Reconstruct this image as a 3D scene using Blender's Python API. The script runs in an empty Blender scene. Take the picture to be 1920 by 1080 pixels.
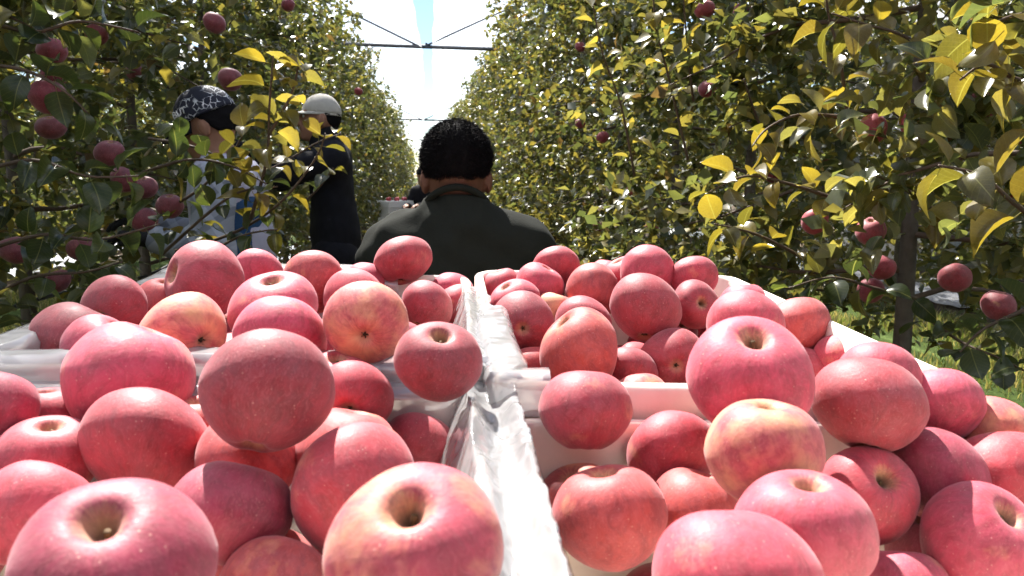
import bpy, bmesh, math, random
import numpy as np
from mathutils import Matrix, Vector, Euler

# ------------------------------------------------------------------ camera, sky, sun, exposure
SC = bpy.context.scene
COL = SC.collection
R = math.radians
FPX = 1450.0
TH = math.atan(210 / FPX)
PS = math.atan(165 / FPX * math.cos(TH))
CAM = Vector((0, 0, 1.35))
c_r = Vector((math.cos(PS), -math.sin(PS), 0))
c_f = Vector((math.sin(PS) * math.cos(TH), math.cos(PS) * math.cos(TH), -math.sin(TH)))
c_u = c_r.cross(c_f)
cd = bpy.data.cameras.new('camera')
cam = bpy.data.objects.new('camera', cd)
COL.objects.link(cam)
cam.matrix_world = Matrix((
    (c_r.x, c_u.x, -c_f.x, CAM.x), (c_r.y, c_u.y, -c_f.y, CAM.y), (c_r.z, c_u.z, -c_f.z, CAM.z), (0, 0, 0, 1)))
cd.sensor_width = 36
cd.lens = 36 * FPX / 1920
cd.clip_start = 0.02
cd.clip_end = 2000
cd.dof.use_dof = True
cd.dof.focus_distance = 1.15
cd.dof.aperture_fstop = 14.0
SC.camera = cam

SUN_EL, SUN_AZ = 52.0, -16.0          # azimuth measured from +Y towards +X
world = bpy.data.worlds.new('World')
SC.world = world
world.use_nodes = True
wn = world.node_tree
sky = wn.nodes.new('ShaderNodeTexSky')
sky.sky_type = 'NISHITA'
sky.sun_disc = False
sky.sun_elevation = R(SUN_EL)
sky.sun_rotation = R(SUN_AZ)
sky.air_density = 1.0
sky.dust_density = 0.1
sky.ozone_density = 2.0
bg = wn.nodes['Background']
bg.inputs[1].default_value = 0.055
wn.links.new(sky.outputs[0], bg.inputs[0])

sd = bpy.data.lights.new('sun', 'SUN')
sd.energy = 5.0
sd.angle = R(0.53)
sd.color = (1.0, 0.955, 0.88)
sun = bpy.data.objects.new('sun', sd)
COL.objects.link(sun)
sv = Vector((math.sin(R(SUN_AZ)) * math.cos(R(SUN_EL)), math.cos(R(SUN_AZ)) * math.cos(R(SUN_EL)), math.sin(R(SUN_EL))))
sun.rotation_euler = sv.to_track_quat('Z', 'Y').to_euler()
sun.location = (-4, 12, 18)

SC.view_settings.view_transform = 'Standard'
SC.view_settings.look = 'None'
SC.view_settings.gamma = 1
SC.view_settings.exposure = 1.7
SC.view_settings.use_curve_mapping = False
SC.render.engine = 'CYCLES'
SC.cycles.use_denoising = True
SC.cycles.max_bounces = 6
SC.cycles.transparent_max_bounces = 8
SC.cycles.diffuse_bounces = 3
SC.cycles.glossy_bounces = 2
SC.cycles.transmission_bounces = 3
SC.cycles.use_adaptive_sampling = True
SC.cycles.adaptive_threshold = 0.04
SC.cycles.caustics_reflective = False
SC.cycles.caustics_refractive = False
SC.cycles.sample_clamp_indirect = 6

rng = np.random.default_rng(11)
random.seed(3)


def at(px, py, d):
    return CAM + c_f * d + c_r * ((px - 960) / FPX * d) - c_u * ((py - 540) / FPX * d)


# ------------------------------------------------------------------ helpers
def tag(o, label=None, cat=None, group=None, kind=None):
    if label: o['label'] = label
    if cat: o['category'] = cat
    if group: o['group'] = group
    if kind: o['kind'] = kind
    return o


def link(o, parent=None):
    COL.objects.link(o)
    if parent is not None:
        o.parent = parent
    return o


def empty(name, loc=(0, 0, 0), rz=0.0):
    o = bpy.data.objects.new(name, None)
    o.location = loc
    o.rotation_euler = (0, 0, rz)
    o.empty_display_size = .1
    return link(o)


def mesh_np(name, V, Fc, smooth=True):
    """V (n,3) array, Fc list of faces or (m,k) int array"""
    me = bpy.data.meshes.new(name)
    V = np.asarray(V, dtype=np.float32)
    if isinstance(Fc, np.ndarray):
        m, k = Fc.shape
        me.vertices.add(len(V)); me.vertices.foreach_set('co', V.ravel())
        me.loops.add(m * k); me.loops.foreach_set('vertex_index', Fc.astype(np.int32).ravel())
        me.polygons.add(m)
        me.polygons.foreach_set('loop_start', np.arange(0, m * k, k, dtype=np.int32))
        me.polygons.foreach_set('loop_total', np.full(m, k, dtype=np.int32))
        me.update(calc_edges=True)
    else:
        me.from_pydata([tuple(v) for v in V.tolist()], [], Fc)
        me.update()
    if smooth and len(me.polygons):
        me.polygons.foreach_set('use_smooth', np.ones(len(me.polygons), dtype=bool))
    return me


def obj(name, me, mat, parent=None):
    o = bpy.data.objects.new(name, me)
    if mat is not None and len(me.materials) == 0:
        me.materials.append(mat)
    return link(o, parent)


def tube(pts, rad, seg=8, cap=True):
    """pts list of Vector, rad list -> V, F"""
    pts = [Vector(p) for p in pts]
    V, Fc = [], []
    n = len(pts)
    prev = None
    for i, p in enumerate(pts):
        t = (pts[min(i + 1, n - 1)] - pts[max(i - 1, 0)])
        t = t.normalized() if t.length > 1e-9 else Vector((0, 0, 1))
        if prev is None:
            a = t.orthogonal().normalized()
        else:
            a = (prev - t * prev.dot(t))
            a = a.normalized() if a.length > 1e-6 else t.orthogonal().normalized()
        prev = a
        b = t.cross(a)
        r_ = rad[i] if hasattr(rad, '__len__') else rad
        for k in range(seg):
            an = 2 * math.pi * k / seg
            V.append(p + (a * math.cos(an) + b * math.sin(an)) * r_)
    for i in range(n - 1):
        for k in range(seg):
            k2 = (k + 1) % seg
            Fc.append((i * seg + k, i * seg + k2, (i + 1) * seg + k2, (i + 1) * seg + k))
    if cap:
        Fc.append(tuple(range(seg))[::-1])
        Fc.append(tuple(range((n - 1) * seg, n * seg)))
    return V, Fc


def merge(*parts):
    V, Fc = [], []
    for v, f in parts:
        o = len(V)
        V += list(v)
        Fc += [tuple(i + o for i in q) for q in f]
    return V, Fc


def box(cx, cy, cz, sx, sy, sz, bev=0.0):
    x, y, z = sx / 2, sy / 2, sz / 2
    V = [Vector((cx + a * x, cy + b * y, cz + c * z)) for a in (-1, 1) for b in (-1, 1) for c in (-1, 1)]
    Fc = [(0, 1, 3, 2), (4, 6, 7, 5), (0, 4, 5, 1), (2, 3, 7, 6), (0, 2, 6, 4), (1, 5, 7, 3)]
    return V, Fc


def bevelled(name, parts, w=0.006, seg=2):
    V, Fc = merge(*parts)
    bm = bmesh.new()
    vs = [bm.verts.new(v) for v in V]
    for q in Fc:
        bm.faces.new([vs[i] for i in q])
    bmesh.ops.recalc_face_normals(bm, faces=bm.faces)
    bmesh.ops.bevel(bm, geom=list(bm.edges), offset=w, segments=seg, affect='EDGES', profile=.5)
    me = bpy.data.meshes.new(name)
    bm.to_mesh(me)
    bm.free()
    return me


def nz(*v):
    v = np.array(v, float)
    return v / np.linalg.norm(v)


# ------------------------------------------------------------------ materials
def new_mat(name):
    m = bpy.data.materials.new(name)
    m.use_nodes = True
    nt = m.node_tree
    return m, nt, nt.nodes['Principled BSDF'], nt.nodes['Material Output']


def N(nt, typ, **kw):
    n = nt.nodes.new(typ)
    for k, v in kw.items():
        setattr(n, k, v)
    return n


def mixc(nt, fac, a, b, blend='MIX'):
    n = N(nt, 'ShaderNodeMix', data_type='RGBA', blend_type=blend)
    for sock, val in ((n.inputs[0], fac), (n.inputs[6], a), (n.inputs[7], b)):
        if hasattr(val, 'is_output') or isinstance(val, bpy.types.NodeSocket):
            nt.links.new(val, sock)
        elif isinstance(val, (int, float)):
            sock.default_value = val
        else:
            sock.default_value = (*val, 1) if len(val) == 3 else val
    return n.outputs[2]


def ramp(nt, val, stops):
    n = N(nt, 'ShaderNodeValToRGB')
    el = n.color_ramp.elements
    while len(el) < len(stops):
        el.new(.5)
    for e, (p, c) in zip(el, stops):
        e.position = p
        e.color = (*c, 1) if hasattr(c, '__len__') else (c, c, c, 1)
    nt.links.new(val, n.inputs[0])
    return n.outputs[0]


def math_(nt, op, a, b=None, clamp=False):
    n = N(nt, 'ShaderNodeMath', operation=op, use_clamp=clamp)
    for s, v in zip(n.inputs, (a, b)):
        if v is None: continue
        if isinstance(v, bpy.types.NodeSocket): nt.links.new(v, s)
        else: s.default_value = v
    return n.outputs[0]


def noise(nt, vec, scale, detail=4, rough=.55):
    n = N(nt, 'ShaderNodeTexNoise')
    n.inputs['Scale'].default_value = scale
    n.inputs['Detail'].default_value = detail
    n.inputs['Roughness'].default_value = rough
    if vec is not None: nt.links.new(vec, n.inputs['Vector'])
    return n.outputs[0]


def bump(nt, bsdf, h, strength=.3, dist=.01):
    b = N(nt, 'ShaderNodeBump')
    b.inputs['Strength'].default_value = strength
    b.inputs['Distance'].default_value = dist
    nt.links.new(h, b.inputs['Height'])
    nt.links.new(b.outputs[0], bsdf.inputs['Normal'])


def simple(name, colr, rough=.7, var=.25, scale=30, bmp=.2, dist=.004, metal=0.0, spec=.4):
    m, nt, b, o = new_mat(name)
    tc = N(nt, 'ShaderNodeTexCoord').outputs['Object']
    nf = noise(nt, tc, scale, 5)
    lo = tuple(c * (1 - var) for c in colr)
    hi = tuple(min(1, c * (1 + var)) for c in colr)
    nt.links.new(mixc(nt, nf, lo, hi), b.inputs['Base Color'])
    b.inputs['Roughness'].default_value = rough
    b.inputs['Metallic'].default_value = metal
    b.inputs['Specular IOR Level'].default_value = spec
    if bmp: bump(nt, b, nf, bmp, dist)
    return m


def apple_material(name):
    m, nt, b, o = new_mat(name)
    tc = N(nt, 'ShaderNodeTexCoord').outputs['Object']
    oi = N(nt, 'ShaderNodeObjectInfo')
    sep = N(nt, 'ShaderNodeSeparateXYZ'); nt.links.new(tc, sep.inputs[0])
    rho = math_(nt, 'SQRT', math_(nt, 'ADD', math_(nt, 'MULTIPLY', sep.outputs[0], sep.outputs[0]), math_(nt, 'MULTIPLY', sep.outputs[1], sep.outputs[1])))
    # shift noise per apple
    sh = N(nt, 'ShaderNodeVectorMath', operation='SCALE')
    nt.links.new(oi.outputs['Random'], sh.inputs[3]); sh.inputs[0].default_value = (37.0, 19.0, 53.0)
    off = N(nt, 'ShaderNodeVectorMath', operation='ADD'); nt.links.new(tc, off.inputs[0]); nt.links.new(sh.outputs[0], off.inputs[1])
    # longitude streaks
    nrm = N(nt, 'ShaderNodeCombineXYZ')
    rr = math_(nt, 'MAXIMUM', rho, .03)
    nt.links.new(math_(nt, 'DIVIDE', sep.outputs[0], rr), nrm.inputs[0])
    nt.links.new(math_(nt, 'DIVIDE', sep.outputs[1], rr), nrm.inputs[1])
    nt.links.new(math_(nt, 'MULTIPLY', sep.outputs[2], .45), nrm.inputs[2])
    so = N(nt, 'ShaderNodeVectorMath', operation='ADD'); nt.links.new(nrm.outputs[0], so.inputs[0]); nt.links.new(sh.outputs[0], so.inputs[1])
    wv = N(nt, 'ShaderNodeTexNoise'); wv.inputs['Scale'].default_value = 3.2; wv.inputs['Detail'].default_value = 3
    nt.links.new(off.outputs[0], wv.inputs['Vector'])
    ws = N(nt, 'ShaderNodeVectorMath', operation='SCALE'); nt.links.new(wv.outputs[1], ws.inputs[0]); ws.inputs[3].default_value = .9
    w2 = N(nt, 'ShaderNodeVectorMath', operation='ADD'); nt.links.new(so.outputs[0], w2.inputs[0]); nt.links.new(ws.outputs[0], w2.inputs[1])
    st1 = noise(nt, w2.outputs[0], 5.5, 7, .66)
    streak = math_(nt, 'ADD', math_(nt, 'MULTIPLY', st1, .55), math_(nt, 'MULTIPLY', noise(nt, off.outputs[0], 4.0, 5, .6), .45))
    blot = noise(nt, off.outputs[0], 2.1, 4, .55)
    red = oi.outputs['Color']
    yel = (0.74, 0.43, 0.17)
    # streaks vary the depth of the red
    deep = mixc(nt, 1.0, red, (0.58, 0.32, 0.38), 'MULTIPLY')
    c1 = mixc(nt, ramp(nt, streak, [(.40, 0.0), (.57, 1.0)]), deep, red)
    # yellow ground colour in blotches, amount in object alpha
    thr = math_(nt, 'SUBTRACT', math_(nt, 'ADD', math_(nt, 'MULTIPLY', blot, .75), math_(nt, 'MULTIPLY', streak, .25)), math_(nt, 'SUBTRACT', .84, oi.outputs['Alpha']))
    yf = math_(nt, 'MULTIPLY', thr, 4.5, True)
    c2 = mixc(nt, math_(nt, 'MULTIPLY', yf, .8), c1, yel)
    # cream to green in the stem hollow, buff round the blossom end
    top = math_(nt, 'GREATER_THAN', sep.outputs[2], 0.0)
    hol = math_(nt, 'MULTIPLY', math_(nt, 'MULTIPLY', math_(nt, 'SUBTRACT', math_(nt, 'ADD', -.03, math_(nt, 'MULTIPLY', streak, .34)), rho), 10.0, True), top)
    c3 = mixc(nt, math_(nt, 'MULTIPLY', hol, .72), c2, (0.56, 0.38, 0.15))
    deepf = math_(nt, 'MULTIPLY', math_(nt, 'MULTIPLY', math_(nt, 'SUBTRACT', .085, rho), 22.0, True), top)
    c4 = mixc(nt, math_(nt, 'MULTIPLY', deepf, .9), c3, (0.17, 0.105, 0.035))
    rus = math_(nt, 'MULTIPLY', math_(nt, 'MULTIPLY', ramp(nt, noise(nt, off.outputs[0], 38, 4, .7), [(.48, 0.0), (.60, 1.0)]), math_(nt, 'MULTIPLY', math_(nt, 'SUBTRACT', .17, rho), 12.0, True)), top)
    c4 = mixc(nt, math_(nt, 'MULTIPLY', rus, .55), c4, (0.20, 0.11, 0.04))
    bas = math_(nt, 'MULTIPLY', math_(nt, 'MULTIPLY', math_(nt, 'SUBTRACT', math_(nt, 'ADD', .05, math_(nt, 'MULTIPLY', streak, .16)), rho), 9.0, True), math_(nt, 'LESS_THAN', sep.outputs[2], 0.0))
    c5 = mixc(nt, math_(nt, 'MULTIPLY', bas, .7), c4, (0.50, 0.33, 0.15))
    # pale lenticels
    vo = N(nt, 'ShaderNodeTexVoronoi', feature='F1'); vo.inputs['Scale'].default_value = 17
    nt.links.new(off.outputs[0], vo.inputs['Vector'])
    dot = math_(nt, 'MULTIPLY', math_(nt, 'SUBTRACT', .15, vo.outputs['Distance']), 12.0, True)
    c6 = mixc(nt, math_(nt, 'MULTIPLY', math_(nt, 'MULTIPLY', dot, ramp(nt, noise(nt, off.outputs[0], 5.0, 3), [(.42, .1), (.62, 1.0)])), .42), c5, (0.80, 0.52, 0.38))
    sc_ = noise(nt, w2.outputs[0], 24, 5, .7)
    fine = ramp(nt, sc_, [(.50, 0.0), (.72, 1.0)])
    c6 = mixc(nt, math_(nt, 'MULTIPLY', fine, .32), c6, (0.66, 0.20, 0.20))
    # waxy dusty bloom
    dust = noise(nt, off.outputs[0], 6.5, 5, .6)
    c7 = mixc(nt, math_(nt, 'MULTIPLY', ramp(nt, dust, [(.3, .25), (.75, 1.0)]), .15), c6, (0.76, 0.36, 0.43))
    nt.links.new(c7, b.inputs['Base Color'])
    rg = ramp(nt, dust, [(.3, .50), (.75, .68)])
    nt.links.new(rg, b.inputs['Roughness'])
    b.inputs['Specular IOR Level'].default_value = .42
    b.inputs['Sheen Weight'].default_value = .2
    b.inputs['Sheen Roughness'].default_value = .5
    b.inputs['Sheen Tint'].default_value = (1.0, .82, .86, 1)
    bump(nt, b, noise(nt, off.outputs[0], 30, 3), .06, .01)
    return m


def leaf_material(name, from_object):
    m, nt, b, o = new_mat(name)
    if from_object:
        colr = N(nt, 'ShaderNodeObjectInfo').outputs['Color']
    else:
        a = N(nt, 'ShaderNodeAttribute', attribute_name='col'); colr = a.outputs['Color']
    tc = N(nt, 'ShaderNodeTexCoord').outputs['Object']
    nf = noise(nt, tc, 28 if from_object else 45, 4)
    c0 = mixc(nt, nf, (.62, .62, .55), (1.35, 1.3, 1.1))
    cv = mixc(nt, 1.0, colr, c0, 'MULTIPLY')
    if from_object:
        # midrib and side veins along the leaf (local Y is the leaf's length)
        sp = N(nt, 'ShaderNodeSeparateXYZ'); nt.links.new(tc, sp.inputs[0])
        ax = math_(nt, 'ABSOLUTE', sp.outputs[0])
        rib = math_(nt, 'MULTIPLY', math_(nt, 'SUBTRACT', .016, ax), 90.0, True)
        vw = math_(nt, 'SINE', math_(nt, 'MULTIPLY', math_(nt, 'SUBTRACT', sp.outputs[1], math_(nt, 'MULTIPLY', ax, .8)), 60.0))
        vein = math_(nt, 'MULTIPLY', math_(nt, 'SUBTRACT', vw, .86), 4.0, True)
        vf = math_(nt, 'MAXIMUM', rib, math_(nt, 'MULTIPLY', vein, .4))
        cv = mixc(nt, math_(nt, 'MULTIPLY', vf, .45), cv, (.34, .34, .12))
    geo = N(nt, 'ShaderNodeNewGeometry')
    # the underside of an apple leaf is paler and downy
    under = mixc(nt, .35, cv, (.22, .25, .17))
    cc = mixc(nt, geo.outputs['Backfacing'], cv, under)
    nt.links.new(cc, b.inputs['Base Color'])
    b.inputs['Roughness'].default_value = .29
    b.inputs['Specular IOR Level'].default_value = .75
    tr = N(nt, 'ShaderNodeBsdfTranslucent')
    tcol = mixc(nt, 1.0, cv, (1.75, 1.68, .95), 'MULTIPLY')
    nt.links.new(tcol, tr.inputs[0])
    mx = N(nt, 'ShaderNodeMixShader'); mx.inputs[0].default_value = .52
    nt.links.new(b.outputs[0], mx.inputs[1]); nt.links.new(tr.outputs[0], mx.inputs[2])
    nt.links.new(mx.outputs[0], o.inputs[0])
    return m


def film_material(name, trans, tint=(.9, .92, .95), gloss=.18, rough=.12, bscale=14, bstr=.5, scat=.6, det=6, fres=.8):
    """thin plastic film: mostly lets light straight through, scatters some, mirrors a little"""
    m, nt, b, o = new_mat(name)
    nt.nodes.remove(b)
    tc = N(nt, 'ShaderNodeTexCoord').outputs['Object']
    nf = noise(nt, tc, bscale, det, .6)
    bp = N(nt, 'ShaderNodeBump'); bp.inputs['Strength'].default_value = bstr; bp.inputs['Distance'].default_value = .02
    nt.links.new(nf, bp.inputs['Height'])
    t = N(nt, 'ShaderNodeBsdfTransparent'); t.inputs[0].default_value = (.98, .985, .99, 1)
    d = N(nt, 'ShaderNodeBsdfDiffuse'); d.inputs[0].default_value = (*tint, 1)
    l = N(nt, 'ShaderNodeBsdfTranslucent'); l.inputs[0].default_value = (*tint, 1)
    g = N(nt, 'ShaderNodeBsdfGlossy'); g.inputs['Roughness'].default_value = rough
    for x in (d, l, g): nt.links.new(bp.outputs[0], x.inputs['Normal'])
    s1 = N(nt, 'ShaderNodeMixShader'); s1.inputs[0].default_value = scat
    nt.links.new(d.outputs[0], s1.inputs[1]); nt.links.new(l.outputs[0], s1.inputs[2])
    s2 = N(nt, 'ShaderNodeMixShader')
    cl = ramp(nt, noise(nt, tc, bscale * .35, 3), [(.3, max(0, trans - .12)), (.7, min(1, trans + .1))])
    nt.links.new(cl, s2.inputs[0]); nt.links.new(s1.outputs[0], s2.inputs[1]); nt.links.new(t.outputs[0], s2.inputs[2])
    fr = N(nt, 'ShaderNodeFresnel'); fr.inputs[0].default_value = 1.5
    nt.links.new(bp.outputs[0], fr.inputs['Normal'])
    s3 = N(nt, 'ShaderNodeMixShader')
    nt.links.new(math_(nt, 'ADD', math_(nt, 'MULTIPLY', fr.outputs[0], fres), gloss * .3, True), s3.inputs[0])
    nt.links.new(s2.outputs[0], s3.inputs[1]); nt.links.new(g.outputs[0], s3.inputs[2])
    nt.links.new(s3.outputs[0], o.inputs[0])
    return m


M = {}
M['apple'] = apple_material('apple_skin')
M['stem'] = simple('apple_stem', (.12, .07, .03), .8, .4, 60)
M['calyx'] = simple('apple_calyx', (.06, .045, .025), .9, .4, 60)
M['leaf_obj'] = leaf_material('leaf_near', True)
M['leaf'] = leaf_material('leaf_mass', False)
M['bark'] = simple('apple_bark', (.105, .085, .068), .85, .55, 22, .9, .012)
M['twig'] = simple('apple_twig', (.10, .066, .045), .7, .4, 40, .4, .004)
M['cover'] = film_material('rain_cover_film', .64, (.96, .97, .99), .0, .3, 1.6, .25, .95, 6, .08)
M['liner'] = film_material('liner_film', .44, (.80, .80, .82), .24, .13, 24, .28, .5, 1)
M['foam'] = simple('crate_foam', (.80, .71, .62), .75, .06, 120, .25, .0015)
M['steel'] = simple('galvanised_pipe', (.12, .125, .14), .5, .3, 14, .2, .002, .5)
M['black_plastic'] = simple('black_plastic', (.012, .012, .013), .5, .3, 40, .1, .001)
M['rubber'] = simple('tyre_rubber', (.02, .02, .02), .8, .3, 40, .3, .002)
M['cart_paint'] = simple('cart_paint', (.04, .10, .22), .5, .3, 9, .2, .002, .0)
M['wood'] = simple('deck_wood', (.22, .15, .09), .8, .4, 8, .5, .004)
M['mulch'] = film_material('reflective_mulch', .04, (.75, .77, .82), .6, .25, 7, 1.0)
M['skin'] = simple('skin', (.30, .145, .09), .55, .12, 30, .12, .002)
M['skin_dark'] = simple('skin_tanned', (.15, .062, .040), .55, .12, 30, .12, .002)
M['hair'] = simple('hair', (.008, .007, .008), .8, .5, 220, .2, .002, 0, .08)
M['glove'] = simple('black_glove', (.012, .012, .014), .85, .3, 90, .4, .002)
M['black_cloth'] = simple('black_cloth', (.010, .010, .014), .9, .4, 35, .4, .006, 0, .2)
M['navy_cloth'] = simple('navy_trousers', (.02, .024, .045), .9, .3, 40, .4, .004, 0, .2)
M['hat_cloth'] = simple('beige_hat', (.50, .47, .42), .85, .15, 80, .4, .002)
M['eye'] = simple('eye_white', (.6, .58, .55), .3, .05, 5, 0)
M['olive_cloth'] = simple('olive_sweatshirt', (.014, .0155, .0125), .92, .3, 300, .35, .002, 0, .15)
M['jacket'] = simple('lavender_jacket', (.44, .43, .54), .8, .12, 22, .5, .008, 0, .3)
M['blue_cloth'] = simple('blue_apron', (.022, .062, .14), .85, .25, 30, .4, .005, 0, .25)


def plaid_material():
    m, nt, b, o = new_mat('plaid_sleeve')
    tc = N(nt, 'ShaderNodeTexCoord').outputs['Object']
    sp = N(nt, 'ShaderNodeSeparateXYZ'); nt.links.new(tc, sp.inputs[0])
    d1 = math_(nt, 'ADD', math_(nt, 'MULTIPLY', sp.outputs[2], .8), math_(nt, 'MULTIPLY', sp.outputs[1], .6))
    d2 = math_(nt, 'SUBTRACT', math_(nt, 'MULTIPLY', sp.outputs[1], .8), math_(nt, 'MULTIPLY', sp.outputs[2], .6))
    s1 = ramp(nt, math_(nt, 'SINE', math_(nt, 'MULTIPLY', d1, 75.0)), [(.55, 0.0), (.7, 1.0)])
    s2 = ramp(nt, math_(nt, 'SINE', math_(nt, 'MULTIPLY', d2, 75.0)), [(.55, 0.0), (.7, 1.0)])
    c = mixc(nt, math_(nt, 'MULTIPLY', s1, .5), (.27, .29, .34), (.06, .075, .11))
    c = mixc(nt, math_(nt, 'MULTIPLY', s2, .45), c, (.46, .50, .58))
    nt.links.new(c, b.inputs['Base Color'])
    b.inputs['Roughness'].default_value = .85
    bump(nt, b, noise(nt, tc, 28, 4), .4, .006)
    return m


def cap_material():
    m, nt, b, o = new_mat('printed_cap')
    tc = N(nt, 'ShaderNodeTexCoord').outputs['Object']
    w = N(nt, 'ShaderNodeVectorMath', operation='ADD')
    nz_ = N(nt, 'ShaderNodeTexNoise'); nz_.inputs['Scale'].default_value = 30
    nt.links.new(tc, nz_.inputs['Vector'])
    sc = N(nt, 'ShaderNodeVectorMath', operation='SCALE'); nt.links.new(nz_.outputs[1], sc.inputs[0]); sc.inputs[3].default_value = .02
    nt.links.new(tc, w.inputs[0]); nt.links.new(sc.outputs[0], w.inputs[1])
    v = N(nt, 'ShaderNodeTexVoronoi', feature='DISTANCE_TO_EDGE'); v.inputs['Scale'].default_value = 42
    nt.links.new(w.outputs[0], v.inputs['Vector'])
    line = ramp(nt, v.outputs[0], [(.035, 1.0), (.06, 0.0)])
    patch = ramp(nt, noise(nt, tc, 22, 2), [(.46, 0.0), (.56, 1.0)])
    f = math_(nt, 'MULTIPLY', line, patch)
    nt.links.new(mixc(nt, f, (.012, .014, .03), (.75, .76, .8)), b.inputs['Base Color'])
    b.inputs['Roughness'].default_value = .8
    return m


M['plaid'] = plaid_material()
M['cap'] = cap_material()


# ------------------------------------------------------------------ figures: signed distance fields meshed by surface nets
def surface_nets(Fv, org, h):
    nx, ny, nzz = Fv.shape
    ins = Fv < 0
    cnt = np.zeros((nx - 1, ny - 1, nzz - 1), np.int32)
    acc = np.zeros((nx - 1, ny - 1, nzz - 1, 3), np.float32)
    corners = [(i, j, k) for i in (0, 1) for j in (0, 1) for k in (0, 1)]

    def sl(c):
        return tuple(slice(c[a], Fv.shape[a] - 1 + c[a]) for a in range(3))
    for c in corners:
        for a in range(3):
            if c[a] == 0:
                e = list(c); e[a] = 1; e = tuple(e)
                f0, f1 = Fv[sl(c)], Fv[sl(e)]
                mk = (f0 < 0) != (f1 < 0)
                idx = np.nonzero(mk)
                t = f0[idx] / (f0[idx] - f1[idx])
                cnt[idx] += 1
                for b in range(3):
                    acc[idx + (np.full(len(t), b),)] += c[b] + (t if b == a else 0)
    act = cnt > 0
    ids = np.full(act.shape, -1, np.int64)
    where = np.argwhere(act)
    ids[act] = np.arange(len(where))
    V = (where + acc[act] / cnt[act][:, None]) * h + np.asarray(org)
    Q = []
    for a in range(3):
        b, c = (a + 1) % 3, (a + 2) % 3
        s0 = [slice(None)] * 3; s1 = [slice(None)] * 3
        s0[a] = slice(0, -1); s1[a] = slice(1, None)
        i0, i1 = ins[tuple(s0)], ins[tuple(s1)]
        e = np.argwhere(i0 != i1)
        e = e[(e[:, b] > 0) & (e[:, c] > 0) & (e[:, b] < Fv.shape[b] - 1) & (e[:, c] < Fv.shape[c] - 1)]
        flip = i0[tuple(e.T)]
        def cell(db, dc):
            q = e.copy(); q[:, b] -= db; q[:, c] -= dc
            return ids[tuple(q.T)]
        q = np.stack([cell(1, 1), cell(0, 1), cell(0, 0), cell(1, 0)], 1)
        q[~flip] = q[~flip][:, ::-1]
        Q.append(q)
    Q = np.concatenate(Q)
    Q = Q[(Q >= 0).all(1)]
    return V, Q


class SDF:
    """list of (kind, params, k); evaluated with smooth unions"""
    def __init__(self): self.p = []

    def cone(self, a, b, ra, rb, k=.03, sq=(1, 1, 1)):
        self.p.append(('c', np.array(a, float), np.array(b, float), ra, rb, k, np.array(sq, float))); return self

    def ell(self, c, r_, k=.03, rot=None):
        self.p.append(('e', np.array(c, float), np.array(r_, float), rot, k)); return self

    def bounds(self, pad):
        lo, hi = np.full(3, 9.), np.full(3, -9.)
        for q in self.p:
            if q[0] == 'c':
                m = max(q[3], q[4])
                s = 1 / np.minimum(q[6], 1)
                for e in (q[1], q[2]):
                    lo = np.minimum(lo, e - m * s); hi = np.maximum(hi, e + m * s)
            else:
                m = max(q[2]); lo = np.minimum(lo, q[1] - m); hi = np.maximum(hi, q[1] + m)
        return lo - pad, hi + pad

    def ev(self, ax):
        """on the grid of axes ax; every shape is evaluated only near itself"""
        d = np.full([len(x) for x in ax], 1.0, np.float32)
        for q in self.p:
            if q[0] == 'c':
                k = q[5]; m = max(q[3], q[4]) / np.minimum(q[6], 1)
                lo, hi = np.minimum(q[1], q[2]) - m, np.maximum(q[1], q[2]) + m
            else:
                k = q[4]; m = q[2].max(); lo, hi = q[1] - m, q[1] + m
            g = k + .05
            sl = tuple(slice(int(np.searchsorted(ax[i], lo[i] - g)), int(np.searchsorted(ax[i], hi[i] + g))) for i in range(3))
            X = np.stack(np.meshgrid(*[ax[i][sl[i]] for i in range(3)], indexing='ij'), -1).astype(np.float32)
            if X.size == 0: continue
            if q[0] == 'c':
                _, a, b, ra, rb, k, sq = q
                Y = (X - a.astype(np.float32)) * sq.astype(np.float32); ab = (b - a) * sq
                t = np.clip((Y @ ab.astype(np.float32)) / max(ab @ ab, 1e-9), 0, 1)
                e = np.linalg.norm(Y - t[..., None] * ab.astype(np.float32), axis=-1) - (ra + (rb - ra) * t)
            else:
                _, c, rr, rot, k = q
                Y = X - c.astype(np.float32)
                if rot is not None: Y = Y @ rot.astype(np.float32)
                e = (np.linalg.norm(Y / rr.astype(np.float32), axis=-1) - 1) * rr.min()
            o = d[sl]
            hh = np.clip(.5 + .5 * (o - e) / k, 0, 1)
            d[sl] = o * (1 - hh) + e * hh - k * hh * (1 - hh)
        return d


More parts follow.
